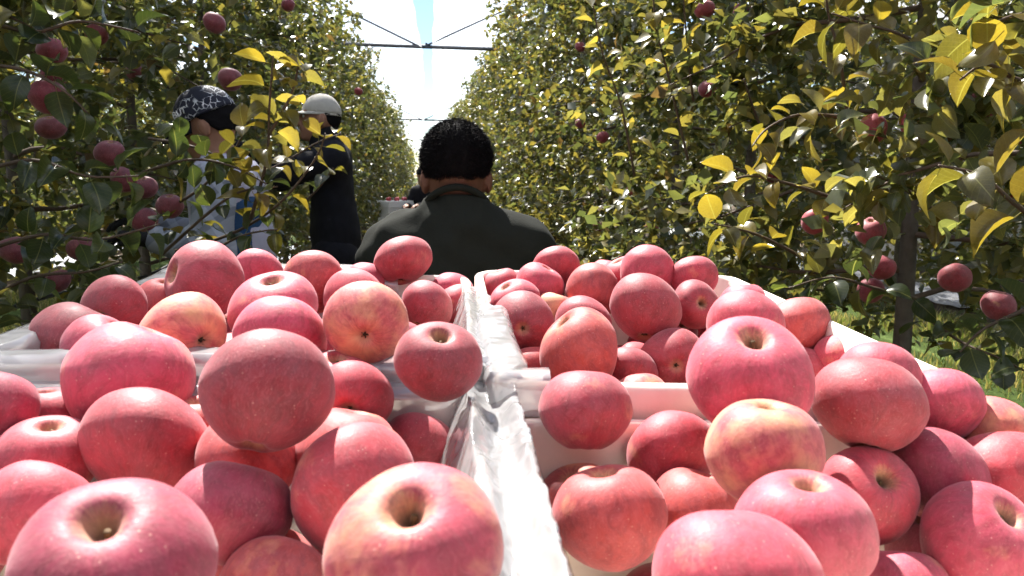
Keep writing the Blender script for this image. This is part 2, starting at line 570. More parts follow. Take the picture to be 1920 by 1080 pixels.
def sdf_mesh(name, s, h=.009, infl=0.0, cuts=(), wr=0.0, seed=0, post=None, lap=1):
    lo, hi = s.bounds(abs(infl) + 3 * h + wr)
    for c in cuts:      # (axis, sign, value): keep sign*(x-value) > 0
        a, sg, v = c
        if sg > 0: lo[a] = max(lo[a], v - 2 * h)
        else: hi[a] = min(hi[a], v + 2 * h)
    n = np.ceil((hi - lo) / h).astype(int) + 1
    ax = [lo[i] + np.arange(n[i]) * h for i in range(3)]
    X = np.stack(np.meshgrid(*ax, indexing='ij'), -1).astype(np.float32) if (wr or post is not None) else None
    d = s.ev(ax) - infl
    if wr:
        g = np.random.default_rng(seed)
        w = np.zeros(d.shape, np.float32)
        for i in range(7):
            kv = g.normal(size=3) * np.array([1, 1, 1.3]) * (14 + 7 * i); ph = g.uniform(0, 6.28)
            w += np.sin(X @ kv + ph + 1.5 * np.sin(X @ (g.normal(size=3) * 9))) / (1 + .45 * i)
        d = d + w * wr * .4
    for a, sg, v in cuts:
        sh_ = [1, 1, 1]; sh_[a] = -1
        d = np.maximum(d, -sg * (ax[a].reshape(sh_) - v))
    if post is not None: d = post(X, d)
    V, Q = surface_nets(d, lo, h)
    return mesh_np(name, V, Q)


def rotx(a):
    c, s_ = math.cos(a), math.sin(a)
    return np.array([[1, 0, 0], [0, c, -s_], [0, s_, c]])


def rotz(a):
    c, s_ = math.cos(a), math.sin(a)
    return np.array([[c, -s_, 0], [s_, c, 0], [0, 0, 1]])


def add_head(S, hc, pitch, yaw=0.0, sc=1.0):
    """skull, jaw, nose, brow, lips and ears; +Y is forward"""
    Rm = rotz(yaw) @ rotx(-pitch)
    def P(v): return hc + Rm @ (np.array(v) * sc)
    S.ell(P((0, -.012, .012)), (.077 * sc, .097 * sc, .105 * sc), .02, Rm)
    S.ell(P((0, .030, -.055)), (.058 * sc, .066 * sc, .078 * sc), .03, Rm)
    S.cone(P((0, .092, .002)), P((0, .112, -.036)), .009, .014, .012)
    S.ell(P((.013, .097, -.040)), (.009, .011, .008), .008, Rm)
    S.ell(P((-.013, .097, -.040)), (.009, .011, .008), .008, Rm)
    S.cone(P((-.045, .072, .022)), P((.045, .072, .022)), .013, .013, .02)
    S.ell(P((0, .088, -.070)), (.026, .014, .010), .012, Rm)
    S.ell(P((0, .078, -.108)), (.022, .022, .018), .02, Rm)
    for sx in (-1, 1):
        S.ell(P((sx * .083, -.010, -.022)), (.011, .022, .034), .010, Rm)
    return P, Rm


def add_hand(S, wrist, direc, palmn, curl=.6, sc=1.0, thumb=1):
    """palm and five bent fingers; direc = along the hand, palmn = palm normal"""
    d = nz(*direc); n = np.array(palmn, float); n = nz(*(n - d * (n @ d))); s = np.cross(d, n) * thumb
    w = np.array(wrist, float)
    S.cone(w, w + d * .045 * sc, .026 * sc, .030 * sc, .015)
    S.cone(w + d * .04 * sc - s * .022 * sc, w + d * .085 * sc - s * .030 * sc, .016 * sc, .013 * sc, .012)
    S.cone(w + d * .04 * sc + s * .022 * sc, w + d * .088 * sc + s * .026 * sc, .016 * sc, .013 * sc, .012)
    for i, ln in enumerate((.066, .078, .074, .058)):
        o_ = (1.5 - i) * .019 * sc
        b0 = w + d * (.086 - .004 * abs(i - 1.3)) * sc + s * o_
        dd, prev, r0 = d.copy(), b0, .0095 * sc
        for j in range(3):
            an = curl * (.7 + .5 * j)
            dd = nz(*(d * math.cos(an) + n * math.sin(an)))
            nx_ = prev + dd * ln * sc * (.45, .32, .23)[j]
            S.cone(prev, nx_, r0 * (1 - .08 * j), r0 * (.92 - .08 * j), .004)
            prev = nx_
    t0 = w + d * .025 * sc + s * .024 * sc
    t1 = t0 + (d * .6 + s * .7 + n * .25) * .036 * sc
    t2 = t1 + (d * .85 + s * .15 + n * .5) * .030 * sc
    S.cone(t0, t1, .014 * sc, .011 * sc, .01); S.cone(t1, t2, .011 * sc, .009 * sc, .006)


def add_foot(S, ankle, fwd, L=.25):
    a = np.array(ankle, float); f_ = nz(*fwd)
    S.cone(a + (0, 0, -.02), a - f_ * .04 + (0, 0, -.05), .04, .036, .03)
    S.cone(a + (0, 0, -.045), a + f_ * L * .72 + (0, 0, -.058), .042, .030, .03)


def hair_mesh(name, P, Rm, hc, back=-.075, infl=.013, front=.045, h=.006, rough=.004, seed=2, top=None, sc=1.0):
    S = SDF()
    S.ell(P((0, -.014, .016)), (.079 * sc, .099 * sc, .107 * sc), .02, Rm)
    if top is None: S.ell(P((0, -.030, .040)), (.079 * sc, .088 * sc, .076 * sc), .03, Rm)
    def post(X, d):
        L = (X - hc) @ Rm
        lim = np.where(L[..., 1] > .02, front - .5 * np.maximum(0, .06 - L[..., 1]) * 0, back + np.clip((L[..., 1] + .05) / .07, 0, 1) * (front - back) * .9)
        lim = lim + .004 * np.sin(L[..., 0] * 130 + 1) * np.sin(L[..., 0] * 57) * (L[..., 1] < .02) + np.maximum(0, np.abs(L[..., 0]) - .035) * .25
        if top is not None: d = np.maximum(d, L[..., 2] - top)
        g = np.random.default_rng(seed)
        w = np.zeros(d.shape, np.float32)
        for i in range(10):
            kv = g.normal(size=3) * (60 + 22 * i)
            w += np.sin(L @ kv + g.uniform(0, 6.28)) / (1 + .2 * i)
        return np.maximum(d - infl + w * rough * .5, (lim - L[..., 2]) * .8)
    return sdf_mesh(name, S, h, infl=0, post=post)


def eyes(P, parent, mat):
    V, Fc = [], []
    for sx in (-1, 1):
        bm = bmesh.new(); bmesh.ops.create_uvsphere(bm, u_segments=10, v_segments=7, radius=.0115)
        me = bpy.data.meshes.new('eye'); bm.to_mesh(me); bm.free()
        e = obj('eye', me, mat, parent); e.location = P((sx * .031, .079, .004))


def make_driver():
    root = empty('person', (0, 0, 0))
    tag(root, 'person with short black hair in dark olive sweatshirt driving, seen from behind', 'person')
    hc = np.array([0, .040, 1.357])
    B = SDF()
    B.cone((0, -.01, .70), (0, -.015, .92), .145, .135, .06, (1, 1.35, 1))
    B.cone((0, -.015, .92), (0, -.005, 1.08), .140, .130, .06, (.86, 1.30, 1))
    B.cone((-.11, .0, 1.155), (.11, .0, 1.155), .066, .066, .06, (1, 1.0, 1))
    B.cone((0, -.005, 1.20), (0, .022, 1.34), .060, .050, .04)
    arms = []
    for sx in (-1, 1):
        sh, el, wr_ = (sx * .160, .0, 1.150), (sx * .235, .10, .96), (sx * .255, .37, .985)
        arms.append((sh, el, wr_))
        B.cone(sh, el, .058, .046, .05); B.cone(el, wr_, .045, .028, .03)
        hip, kn, an = (sx * .09, .02, .63), (sx * .15, .43, .66), (sx * .14, .50, .27)
        B.cone(hip, kn, .088, .062, .05); B.cone(kn, an, .058, .040, .03)
        add_foot(B, an, (0, 1, 0))
        add_hand(B, wr_, (-sx * .1, 1, -.05), (0, -.1, -1), 1.1, 1.0, -sx)
    P, Rm = add_head(B, hc, .10, 0, .93)
    body = obj('body', sdf_mesh('body', B, .0085), M['skin_dark'], root)
    G = SDF()
    G.cone((0, -.01, .66), (0, -.015, .92), .160, .150, .06, (1, 1.30, 1))
    G.cone((0, -.015, .92), (0, -.005, 1.08), .152, .146, .06, (.84, 1.22, 1))
    G.cone((-.122, -.005, 1.155), (.122, -.005, 1.155), .088, .086, .06)
    for sx in (-1, 1): G.cone((sx * .02, -.005, 1.222), (sx * .16, -.005, 1.180), .070, .060, .05)
    G.cone((0, -.008, 1.215), (0, .010, 1.290), .088, .074, .035)
    for sh, el, wr_ in arms:
        G.cone(sh, el, .072, .062, .05); G.cone(el, wr_, .060, .042, .03)
    obj('sweatshirt', sdf_mesh('sweatshirt', G, .0085, wr=.010, seed=4, cuts=((1, -1, .36),), post=lambda X, d: np.maximum(d, (X[..., 2] - 1.298 - .18 * (X[..., 1] - .0) * -1))), M['olive_cloth'], root)
    cv = [(math.cos(t) * .074, .006 + math.sin(t) * .070, 1.296 - .012 * math.cos(t * 2) + .016 * math.sin(t) * -1) for t in np.linspace(0, 2 * math.pi, 40)]
    obj('collar', mesh_np('collar', *tube(cv, .0085, 8, False)), M['olive_cloth'], root)
    T = SDF()
    for sx in (-1, 1):
        T.cone((sx * .085, .0, .64), (sx * .15, .43, .66), .108, .082, .05); T.cone((sx * .15, .43, .66), (sx * .14, .50, .29), .078, .062, .03)
    T.cone((-.06, -.01, .66), (.06, -.01, .66), .125, .125, .05)
    obj('trousers', sdf_mesh('trousers', T, .011, wr=.004, seed=6), M['navy_cloth'], root)
    hm = hair_mesh('hair', P, Rm, hc, back=-.018, infl=.004, rough=.0005, sc=.93)
    # short cropped strands standing off the scalp
    n = len(hm.vertices); co = np.empty(n * 3, np.float32); no = np.empty(n * 3, np.float32)
    hm.vertices.foreach_get('co', co); hm.vertices.foreach_get('normal', no)
    co = co.reshape(-1, 3); no = no.reshape(-1, 3)
    g = np.random.default_rng(8)
    k = g.integers(0, n, 26000); k = k[(co[k] - hc)[:, 2] > -.012]
    p0 = co[k] + g.normal(size=(len(k), 3)) * .002
    rel = co[k] - hc
    flow = np.stack([rel[:, 0] * 2.0, rel[:, 1] * 2.0 + .05, -.10 + 0 * rel[:, 0]], 1)
    dr_ = no[k] * .50 + flow * 4 * .8 + g.normal(size=(len(k), 3)) * .16
    dr_ /= np.linalg.norm(dr_, axis=1)[:, None]
    sd_ = np.cross(dr_, g.normal(size=(len(k), 3))); sd_ /= np.linalg.norm(sd_, axis=1)[:, None]
    ln = g.uniform(.005, .011, (len(k), 1))
    tv = np.stack([p0 - sd_ * .0007, p0 + sd_ * .0007, p0 + dr_ * ln], 1).reshape(-1, 3)
    tri = np.arange(len(tv)).reshape(-1, 3)
    hq = np.array([list(q.vertices) for q in hm.polygons])
    tq = np.concatenate([hq[:, [0, 1, 2]], hq[:, [0, 2, 3]]])
    obj('hair', mesh_np('hair', np.concatenate([co, tv]), np.concatenate([tq, tri + n])), M['hair'], root)
    eyes(P, root, M['eye'])
    return root


def make_capped_worker():
    root = empty('person', (0, 0, 0))
    tag(root, 'person in printed dark cap and lavender jacket with plaid sleeves picking among left leaves', 'person')
    hc = np.array([0, .075, 1.535])
    B = SDF()
    B.cone((0, 0, .90), (0, .0, 1.08), .135, .130, .06, (1, 1.3, 1))
    B.cone((0, .0, 1.08), (0, .01, 1.28), .135, .130, .06, (.88, 1.3, 1))
    B.cone((-.09, .01, 1.34), (.09, .01, 1.34), .07, .07, .05)
    B.cone((0, .01, 1.36), (0, .055, 1.49), .060, .054, .05)
    arms = []
    for sx, el, wr_ in ((1, (.24, .12, 1.10), (.16, .36, 1.16)), (-1, (-.235, .00, 1.095), (-.225, .20, 1.135))):
        sh = (sx * .165, .01, 1.325)
        arms.append((sh, el, wr_))
        B.cone(sh, el, .054, .044, .05); B.cone(el, wr_, .043, .028, .03)
    for sx in (-1, 1):
        hip, kn, an = (sx * .09, 0, .88), (sx * .10, .03, .48), (sx * .11, -.01, .09)
        B.cone(hip, kn, .088, .062, .05); B.cone(kn, an, .058, .042, .03)
        add_foot(B, an, (sx * .15, 1, 0))
    P, Rm = add_head(B, hc, .38)
    obj('body', sdf_mesh('body', B, .0095), M['skin'], root)
    for (sh, el, wr_), tsg in zip(arms, (-1, 1)):
        Hd = SDF(); wr_ = np.array(wr_); dd = nz(*(wr_ - np.array(el)))
        Hd.cone(wr_ - dd * .03, wr_ + dd * .01, .033, .031, .01)
        add_hand(Hd, wr_, dd, (0, .2, -1), .7, 1.08, tsg)
        obj('glove', sdf_mesh('glove', Hd, .005), M['glove'], root)
    J = SDF()
    J.cone((0, 0, .90), (0, .0, 1.08), .170, .165, .06, (1, 1.22, 1))
    J.cone((0, .0, 1.08), (0, .01, 1.27), .165, .158, .06, (.86, 1.2, 1))
    J.cone((-.10, .01, 1.33), (.10, .01, 1.33), .092, .092, .06)
    J.cone((0, .01, 1.35), (0, .03, 1.425), .088, .078, .03)
    obj('jacket', sdf_mesh('jacket', J, .010, wr=.006, seed=8, cuts=((2, 1, .80), (2, -1, 1.43))), M['jacket'], root)
    for sh, el, wr_ in arms:
        S = SDF(); S.cone(sh, el, .078, .072, .04); S.cone(el, tuple(np.array(el) * .12 + np.array(wr_) * .88), .070, .050, .04)
        obj('sleeve', sdf_mesh('sleeve', S, .009, wr=.006, seed=12), M['plaid'], root)
    A_ = SDF()
    A_.cone((-.06, -.005, .84), (-.05, -.012, 1.20), .145, .138, .05, (1, 1.2, 1))
    obj('apron', sdf_mesh('apron', A_, .010, wr=.003, seed=9, cuts=((0, -1, -.02),)), M['blue_cloth'], root)
    T = SDF()
    for sx in (-1, 1):
        T.cone((sx * .09, 0, .86), (sx * .10, .03, .48), .112, .085, .05); T.cone((sx * .10, .03, .48), (sx * .11, -.01, .12), .082, .070, .03)
    obj('trousers', sdf_mesh('trousers', T, .012, wr=.004, seed=6), M['navy_cloth'], root)
    obj('hair', hair_mesh('hair', P, Rm, hc, back=-.055, infl=.006, top=.03), M['hair'], root)
    eyes(P, root, M['eye'])
    # cap: crown, brim and the printed letters
    Cp = SDF(); Cp.ell(P((0, -.010, .030)), (.094, .114, .108), .02, Rm)
    def post(X, d):
        L = (X - hc) @ Rm
        return np.maximum(d, .022 - .06 * L[..., 1] - L[..., 2])
    cap = obj('cap', sdf_mesh('cap', Cp, .006, post=post, wr=.0015, seed=3), M['cap'], root)
    V, Fc = [], []
    nu, nv = 14, 6
    for layer in (0, 1):
        for i in range(nu + 1):
            a = -1.25 + 2.5 * i / nu
            for j in range(nv + 1):
                t = j / nv
                rx = .082 + .004 * t; ry = .100 + .085 * t * math.cos(a * .85)
                p = (math.sin(a) * rx, math.cos(a) * ry - .008, .030 - .030 * t - .020 * t * (math.sin(a) ** 2) - layer * .006)
                V.append(Vector(P(p)))
    def ix(l, i, j): return l * (nu + 1) * (nv + 1) + i * (nv + 1) + j
    for i in range(nu):
        for j in range(nv):
            Fc.append((ix(0, i, j), ix(0, i + 1, j), ix(0, i + 1, j + 1), ix(0, i, j + 1)))
            Fc.append((ix(1, i, j), ix(1, i, j + 1), ix(1, i + 1, j + 1), ix(1, i + 1, j)))
        Fc.append((ix(0, i, nv), ix(0, i + 1, nv), ix(1, i + 1, nv), ix(1, i, nv)))
    obj('brim', mesh_np('brim', V, Fc), M['black_cloth'], cap)
    tc_ = bpy.data.curves.new('lettering', 'FONT'); tc_.body = 'BUT'; tc_.size = .034; tc_.align_x = 'CENTER'; tc_.extrude = .001
    to = bpy.data.objects.new('lettering', tc_); COL.objects.link(to)
    dg = bpy.context.evaluated_depsgraph_get(); me = bpy.data.meshes.new_from_object(to.evaluated_get(dg))
    bpy.data.objects.remove(to)
    lt = obj('lettering', me, simple('white_print', (.8, .8, .82), .7, .05, 10, 0), cap)
    Rl = Matrix(Rm.tolist()).to_3x3()
    # sits on the left side of the crown, reading from behind-left towards the brim
    bx = Vector((-.35, -.94, 0)).normalized() * -1
    nrm = Vector((-.90, .36, .22)).normalized()
    bx = Vector((.30, 1, 0)); bx = (bx - nrm * bx.dot(nrm)).normalized() * -1
    by = nrm.cross(bx)
    lm = Matrix((bx, by, nrm)).transposed()
    lt.matrix_local = Matrix.Translation(Vector(P((-.090, .048, .046)))) @ (Rl @ lm).to_4x4()
    return root


def make_black_worker():
    root = empty('person', (0, 0, 0))
    tag(root, 'person dressed all in black with pale beige hat, one arm raised to the tree', 'person')
    hc = np.array([0, .05, 1.60])
    B = SDF()
    B.cone((0, -.005, .95), (0, -.004, 1.14), .112, .108, .06, (1, 1.35, 1))
    B.cone((0, -.004, 1.14), (0, .006, 1.33), .108, .106, .06, (.88, 1.35, 1))
    B.cone((-.10, .01, 1.40), (.10, .01, 1.40), .07, .07, .05)
    B.cone((0, .01, 1.42), (0, .035, 1.56), .060, .054, .05)
    arms = []
    for sx, el, wr_ in ((1, (.21, .25, 1.30), (.12, .47, 1.43)), (-1, (-.20, .27, 1.32), (-.10, .50, 1.46))):
        sh = (sx * .170, .02, 1.385)
        arms.append((sh, el, wr_))
        B.cone(sh, el, .056, .046, .05); B.cone(el, wr_, .044, .028, .03)
        add_hand(B, wr_, np.array(wr_) - np.array(el), (0, .3, 1), .6, 1.05, -sx)
    for sx in (-1, 1):
        hip, kn, an = (sx * .09, 0, .92), (sx * .10, .03, .50), (sx * .10, -.01, .09)
        B.cone(hip, kn, .090, .064, .05); B.cone(kn, an, .060, .042, .03)
        add_foot(B, an, (sx * .15, 1, 0))
    P, Rm = add_head(B, hc, -.05, 0, .92)
    obj('body', sdf_mesh('body', B, .011), M['skin'], root)
    J = SDF()
    J.cone((0, -.02, .58), (0, -.01, 1.02), .150, .142, .06, (1, 1.22, 1))
    J.cone((0, -.01, 1.00), (0, .005, 1.33), .145, .140, .06, (.88, 1.28, 1))
    J.cone((-.105, .01, 1.39), (.105, .01, 1.39), .092, .092, .06)
    J.cone((0, .005, 1.42), (0, .025, 1.50), .085, .078, .03)
    for sh, el, wr_ in arms:
        J.cone(sh, el, .078, .066, .05); J.cone(el, tuple(np.array(el) * .15 + np.array(wr_) * .85), .066, .052, .04)
    obj('coat', sdf_mesh('coat', J, .011, wr=.006, seed=15, cuts=((2, 1, .5),)), M['black_cloth'], root)
    T = SDF()
    for sx in (-1, 1):
        T.cone((sx * .09, 0, .90), (sx * .10, .03, .50), .118, .095, .05); T.cone((sx * .10, .03, .50), (sx * .10, -.01, .10), .092, .078, .03)
    obj('trousers', sdf_mesh('trousers', T, .013, wr=.004, seed=16), M['black_cloth'], root)
    obj('hair', hair_mesh('hair', P, Rm, hc, back=-.045, infl=.003, top=.02, rough=.001, sc=.92), M['hair'], root)
    eyes(P, root, M['eye'])
    Cp = SDF(); Cp.ell(P((0, -.012, .026)), (.078, .097, .093), .02, Rm)
    def post(X, d):
        L = (X - hc) @ Rm
        return np.maximum(d, .020 - L[..., 2])
    hat = obj('hat', sdf_mesh('hat', Cp, .007, post=post, wr=.002, seed=5), M['hat_cloth'], root)
    V, Fc = [], []
    nu, nv = 28, 4
    for i in range(nu):
        a = 2 * math.pi * i / nu
        for j in range(nv + 1):
            t = j / nv
            ext = .004 + .07 * max(0, math.cos(a)) ** 1.5
            p = (math.sin(a) * (.082 + ext * .3 * t), math.cos(a) * (.102 + ext * t) - .012, .030 - .018 * t)
            V.append(Vector(P(p)))
    for i in range(nu):
        i2 = (i + 1) % nu
        for j in range(nv):
            Fc.append((i * (nv + 1) + j, i2 * (nv + 1) + j, i2 * (nv + 1) + j + 1, i * (nv + 1) + j + 1))
    br = obj('brim', mesh_np('brim', V, Fc), M['hat_cloth'], hat)
    sm = br.modifiers.new('thick', 'SOLIDIFY'); sm.thickness = .004
    return root


def make_far_person():
    root = empty('person', (0, 0, 0))
    tag(root, 'dark-haired person far down the alley, half hidden by the driver\'s left shoulder', 'person')
    hc = np.array([0, .06, 1.20])
    B = SDF()
    B.cone((0, -.02, .55), (0, .0, .95), .145, .135, .06, (.95, 1.25, 1))
    B.cone((-.09, .0, 1.0), (.09, .0, 1.0), .07, .07, .05)
    B.cone((0, .0, 1.02), (0, .03, 1.15), .058, .052, .05)
    arms = []
    for sx in (-1, 1):
        sh, el, wr_ = (sx * .165, .0, .99), (sx * .22, .12, .77), (sx * .10, .34, .80)
        arms.append((sh, el, wr_))
        B.cone(sh, el, .054, .044, .05); B.cone(el, wr_, .043, .028, .03)
        add_hand(B, wr_, (-sx * .4, 1, 0), (0, 0, -1), .6, 1, -sx)
        hip, kn, an = (sx * .09, 0, .50), (sx * .13, .40, .52), (sx * .13, .42, .09)
        B.cone(hip, kn, .088, .062, .05); B.cone(kn, an, .058, .040, .03); add_foot(B, an, (0, 1, 0))
    P, Rm = add_head(B, hc, .2)
    obj('body', sdf_mesh('body', B, .013), M['skin'], root)
    J = SDF()
    J.cone((0, -.02, .50), (0, .0, .94), .168, .158, .06, (.93, 1.15, 1)); J.cone((-.10, .0, .99), (.10, .0, .99), .088, .088, .06)
    for sh, el, wr_ in arms: J.cone(sh, el, .072, .062, .05); J.cone(el, wr_, .060, .044, .03)
    obj('coat', sdf_mesh('coat', J, .014, wr=.004, seed=21), M['black_cloth'], root)
    T = SDF()
    for sx in (-1, 1): T.cone((sx * .09, 0, .50), (sx * .13, .40, .52), .105, .08, .05); T.cone((sx * .13, .40, .52), (sx * .13, .42, .12), .078, .066, .03)
    obj('trousers', sdf_mesh('trousers', T, .015), M['navy_cloth'], root)
    obj('hair', hair_mesh('hair', P, Rm, hc, back=-.10, infl=.016, h=.010), M['hair'], root)
    eyes(P, root, M['eye'])
    return root
# ------------------------------------------------------------------ setting: ground, grass, mulch, covers
def ground_material():
    m, nt, b, o = new_mat('orchard_ground')
    g = N(nt, 'ShaderNodeNewGeometry').outputs['Position']
    sp = N(nt, 'ShaderNodeSeparateXYZ'); nt.links.new(g, sp.inputs[0])
    n1 = noise(nt, g, 3.5, 8, .65)
    n2 = noise(nt, g, 28, 6, .7)
    soil = ramp(nt, n2, [(.3, (.045, .032, .022)), (.55, (.10, .075, .05)), (.75, (.19, .15, .105))])
    turf = ramp(nt, n2, [(.3, (.035, .055, .012)), (.6, (.085, .125, .03)), (.8, (.15, .17, .06))])
    d = math_(nt, 'ABSOLUTE', math_(nt, 'SUBTRACT', math_(nt, 'ABSOLUTE', math_(nt, 'ADD', sp.outputs[0], math_(nt, 'MULTIPLY', math_(nt, 'SUBTRACT', n1, .5), 1.6))), 3.2))
    f = ramp(nt, d, [(.0, 1.0), (1.5, 0.0)])
    f = math_(nt, 'MULTIPLY', math_(nt, 'SUBTRACT', 1.75, d), 2.2, True)
    nt.links.new(mixc(nt, f, soil, turf), b.inputs['Base Color'])
    b.inputs['Roughness'].default_value = .95
    b.inputs['Specular IOR Level'].default_value = .15
    bump(nt, b, n2, .8, .03)
    return m


nx_, ny_ = 60, 90
gx = np.concatenate([[-400, -150, -60, -25], np.linspace(-12, 12, nx_), [25, 60, 150, 400]])
gy = np.concatenate([[-300, -80, -20], np.linspace(-6, 40, ny_), [60, 120, 260, 600]])
GX, GY = np.meshgrid(gx, gy, indexing='ij')
GZ = .025 * np.sin(GX * 2.1 + np.sin(GY * 1.3)) * np.sin(GY * 1.7) + .015 * np.sin(GX * 5.3 + GY * 3.1)
GZ = GZ * (np.abs(GX) < 13) * (np.abs(GY) < 41)
idx = np.arange(GX.size).reshape(GX.shape)
gq = np.stack([idx[:-1, :-1], idx[1:, :-1], idx[1:, 1:], idx[:-1, 1:]], -1).reshape(-1, 4)
gr = obj('ground', mesh_np('ground', np.stack([GX, GY, GZ], -1).reshape(-1, 3), gq), ground_material())
tag(gr, 'brown soil and grass floor of the orchard alleys', None, None, 'structure')


def blades(name, x0, x1, y0, y1, n, h0, h1, seed):
    g = np.random.default_rng(seed)
    x = g.uniform(x0, x1, n); y = y0 + (y1 - y0) * g.uniform(0, 1, n) ** 1.25
    cl = np.sin(x * 3.1 + y) * np.sin(y * 2.3 - x * 1.4)
    kp = cl + g.normal(size=n) * .35 > -.28
    x, y, cl = x[kp], y[kp], cl[kp]; n = len(x)
    h = g.uniform(h0, h1, n) * (1 + .45 * cl); a = g.uniform(0, 6.28, n); w = g.uniform(.004, .008, n)
    ln = g.uniform(.1, .7, n) * h; la = g.uniform(0, 6.28, n)
    base = np.stack([x, y, np.full(n, -.02)], 1)
    sd_ = np.stack([np.cos(a) * w, np.sin(a) * w, np.zeros(n)], 1)
    mid = base + np.stack([np.cos(la) * ln * .35, np.sin(la) * ln * .35, h * .6], 1)
    tip = base + np.stack([np.cos(la) * ln, np.sin(la) * ln, h], 1)
    V = np.stack([base - sd_, base + sd_, mid + sd_ * .7, mid - sd_ * .7, tip], 1).reshape(-1, 3)
    o_ = np.arange(n)[:, None] * 5
    T = np.concatenate([o_ + [0, 1, 2], o_ + [0, 2, 3], o_ + [3, 2, 4]])
    me = mesh_np(name, V, T)
    c = np.array([(.10, .14, .04), (.16, .19, .065), (.26, .25, .12), (.30, .25, .15)])[g.integers(0, 4, n)] * g.uniform(.6, 1.2, (n, 1))
    at_ = me.color_attributes.new('col', 'FLOAT_COLOR', 'POINT')
    cc = np.ones((n * 5, 4), np.float32); cc[:, :3] = np.repeat(c, 5, 0)
    at_.data.foreach_set('color', cc.ravel())
    return obj(name, me, M['leaf'])


tag(blades('grass', 1.9, 5.0, 1.6, 11, 42000, .05, .14, 1), 'sunlit green grass strip right of the alley', 'grass', None, 'stuff')
tag(blades('grass', -5.0, -1.75, 1.6, 11, 36000, .05, .14, 2), 'green grass strip left of the alley', 'grass', None, 'stuff')


def mulch(x0, x1, y0, y1, label, seed):
    g = np.random.default_rng(seed)
    nx, ny = 14, int((y1 - y0) * 9)
    X, Y = np.meshgrid(np.linspace(x0, x1, nx), np.linspace(y0, y1, ny), indexing='ij')
    X = X + .06 * np.sin(Y * 1.1 + seed)
    Z = .05 + .022 * np.sin(X * 9 + 2 * np.sin(Y * 3.3)) * np.sin(Y * 6.1 + X * 3) + g.normal(0, .010, X.shape)
    idx = np.arange(X.size).reshape(X.shape)
    q = np.stack([idx[:-1, :-1], idx[1:, :-1], idx[1:, 1:], idx[:-1, 1:]], -1).reshape(-1, 4)
    o = obj('mulch_film', mesh_np('mulch_film', np.stack([X, Y, Z], -1).reshape(-1, 3), q), M['mulch'])
    return tag(o, label, 'mulch film')


mulch(5.3, 6.5, 3, 40, 'crumpled silvery white film on the ground beyond the right-hand grass', 1)
mulch(-6.5, -5.3, 3, 40, 'crumpled silvery white film on the ground beyond the left-hand grass', 2)
mulch(-2.5, -1.75, 5.5, 40, 'strip of pale film on the ground just behind the left tree row', 3)

# rain covers: gabled film roofs above the tree rows, leaving an open slot over the alley
def cover(xc, side, label, seed):
    g = np.random.default_rng(seed)
    ny = 300
    ys = np.linspace(-14.0, 70, ny)
    prof = []
    wob = lambda y: .014 * np.sin(y * .7 + seed) + .010 * np.sin(y * 1.9 + 2 * seed) + .008 * np.sin(y * 4.3)
    V = []
    half = 1.52
    cols = np.linspace(-1, 1, 17)
    off_in = (-.06 - .001 * ys) if side < 0 else (.0135 * ys - .08)
    near = 1 / (1 + np.exp((ys - (5.2 if side < 0 else 4.4)) * 1.5)) * (1 - 1 / (1 + np.exp((ys + 1.5) * 1.5)))
    for c in cols:
        edge_in = (c * side) < 0        # towards the main alley
        x = xc + c * half + np.zeros(ny)
        z = 3.82 - .44 * abs(c) * half + .035 * np.sin(abs(c) * math.pi) * np.sin(ys * 1.26) + .02 * wob(ys)
        if edge_in:
            e = max(0, abs(c) - .55) / .45
            x = x + side * e * ((off_in if abs(xc) < 2 else 0) + wob(ys) * .7 + (.10 if side < 0 else .0) / (1 + np.exp((ys - 9) * 1.2)) + .95 * near)
            z = z + e * .06 * np.sin(ys * .45 + seed) - .05 * e * e
        V.append(np.stack([x, ys, z], 1))
    V = np.stack(V)
    idx = np.arange(V.shape[0] * ny).reshape(V.shape[0], ny)
    q = np.stack([idx[:-1, :-1], idx[1:, :-1], idx[1:, 1:], idx[:-1, 1:]], -1).reshape(-1, 4)
    return tag(obj('rain_cover', mesh_np('rain_cover', V.reshape(-1, 3), q), M['cover']), label, 'rain cover', 'film rain covers over the tree rows')


cover(-1.58, -1, 'milky film rain cover over the left tree row, left of the blue slot', 1)
cover(1.60, 1, 'bright white film rain cover over the right tree row, right of the blue slot', 2)

cover(-4.70, -1, 'pale film rain cover over the second tree row on the left', 3)
cover(4.72, 1, 'pale film rain cover over the second tree row on the right', 4)


def frame(y, label):
    root = empty('cover_frame', (0, y, 0)); tag(root, label, 'frame', 'pipe frames carrying the rain covers')
    zb = 3.10
    V, Fc = tube([(-1.75, 0, zb + .03), (0, 0, zb), (1.75, 0, zb - .03)], .026, 10)
    obj('crossbar', mesh_np('crossbar', V, Fc), M['steel'], root)
    for s in (-1, 1):
        V, Fc = tube([(s * .055, -.012, zb + .01), (s * .9, -.012, zb + .40), (s * 1.62, -.012, zb + .70)], .013, 8)
        obj('rafter', mesh_np('rafter', V, Fc), M['steel'], root)
        V, Fc = tube([(s * 1.66, 0, -.3), (s * 1.66, 0, 3.9)], .036, 10)
        obj('post', mesh_np('post', V, Fc), M['steel'], root)
        obj('clamp', bevelled('clamp', [box(s * .06, -.005, zb + .012, .03, .07, .07)], .006), M['steel'], root)
    return root


frame(11.0, 'dark pipe crossbar with two rising rafters, nearest across the sky gap')
frame(25.0, 'thin far pipe crossbar just above the driver\'s head')
frame(39.0, 'farthest pipe crossbar, tiny at the end of the alley')

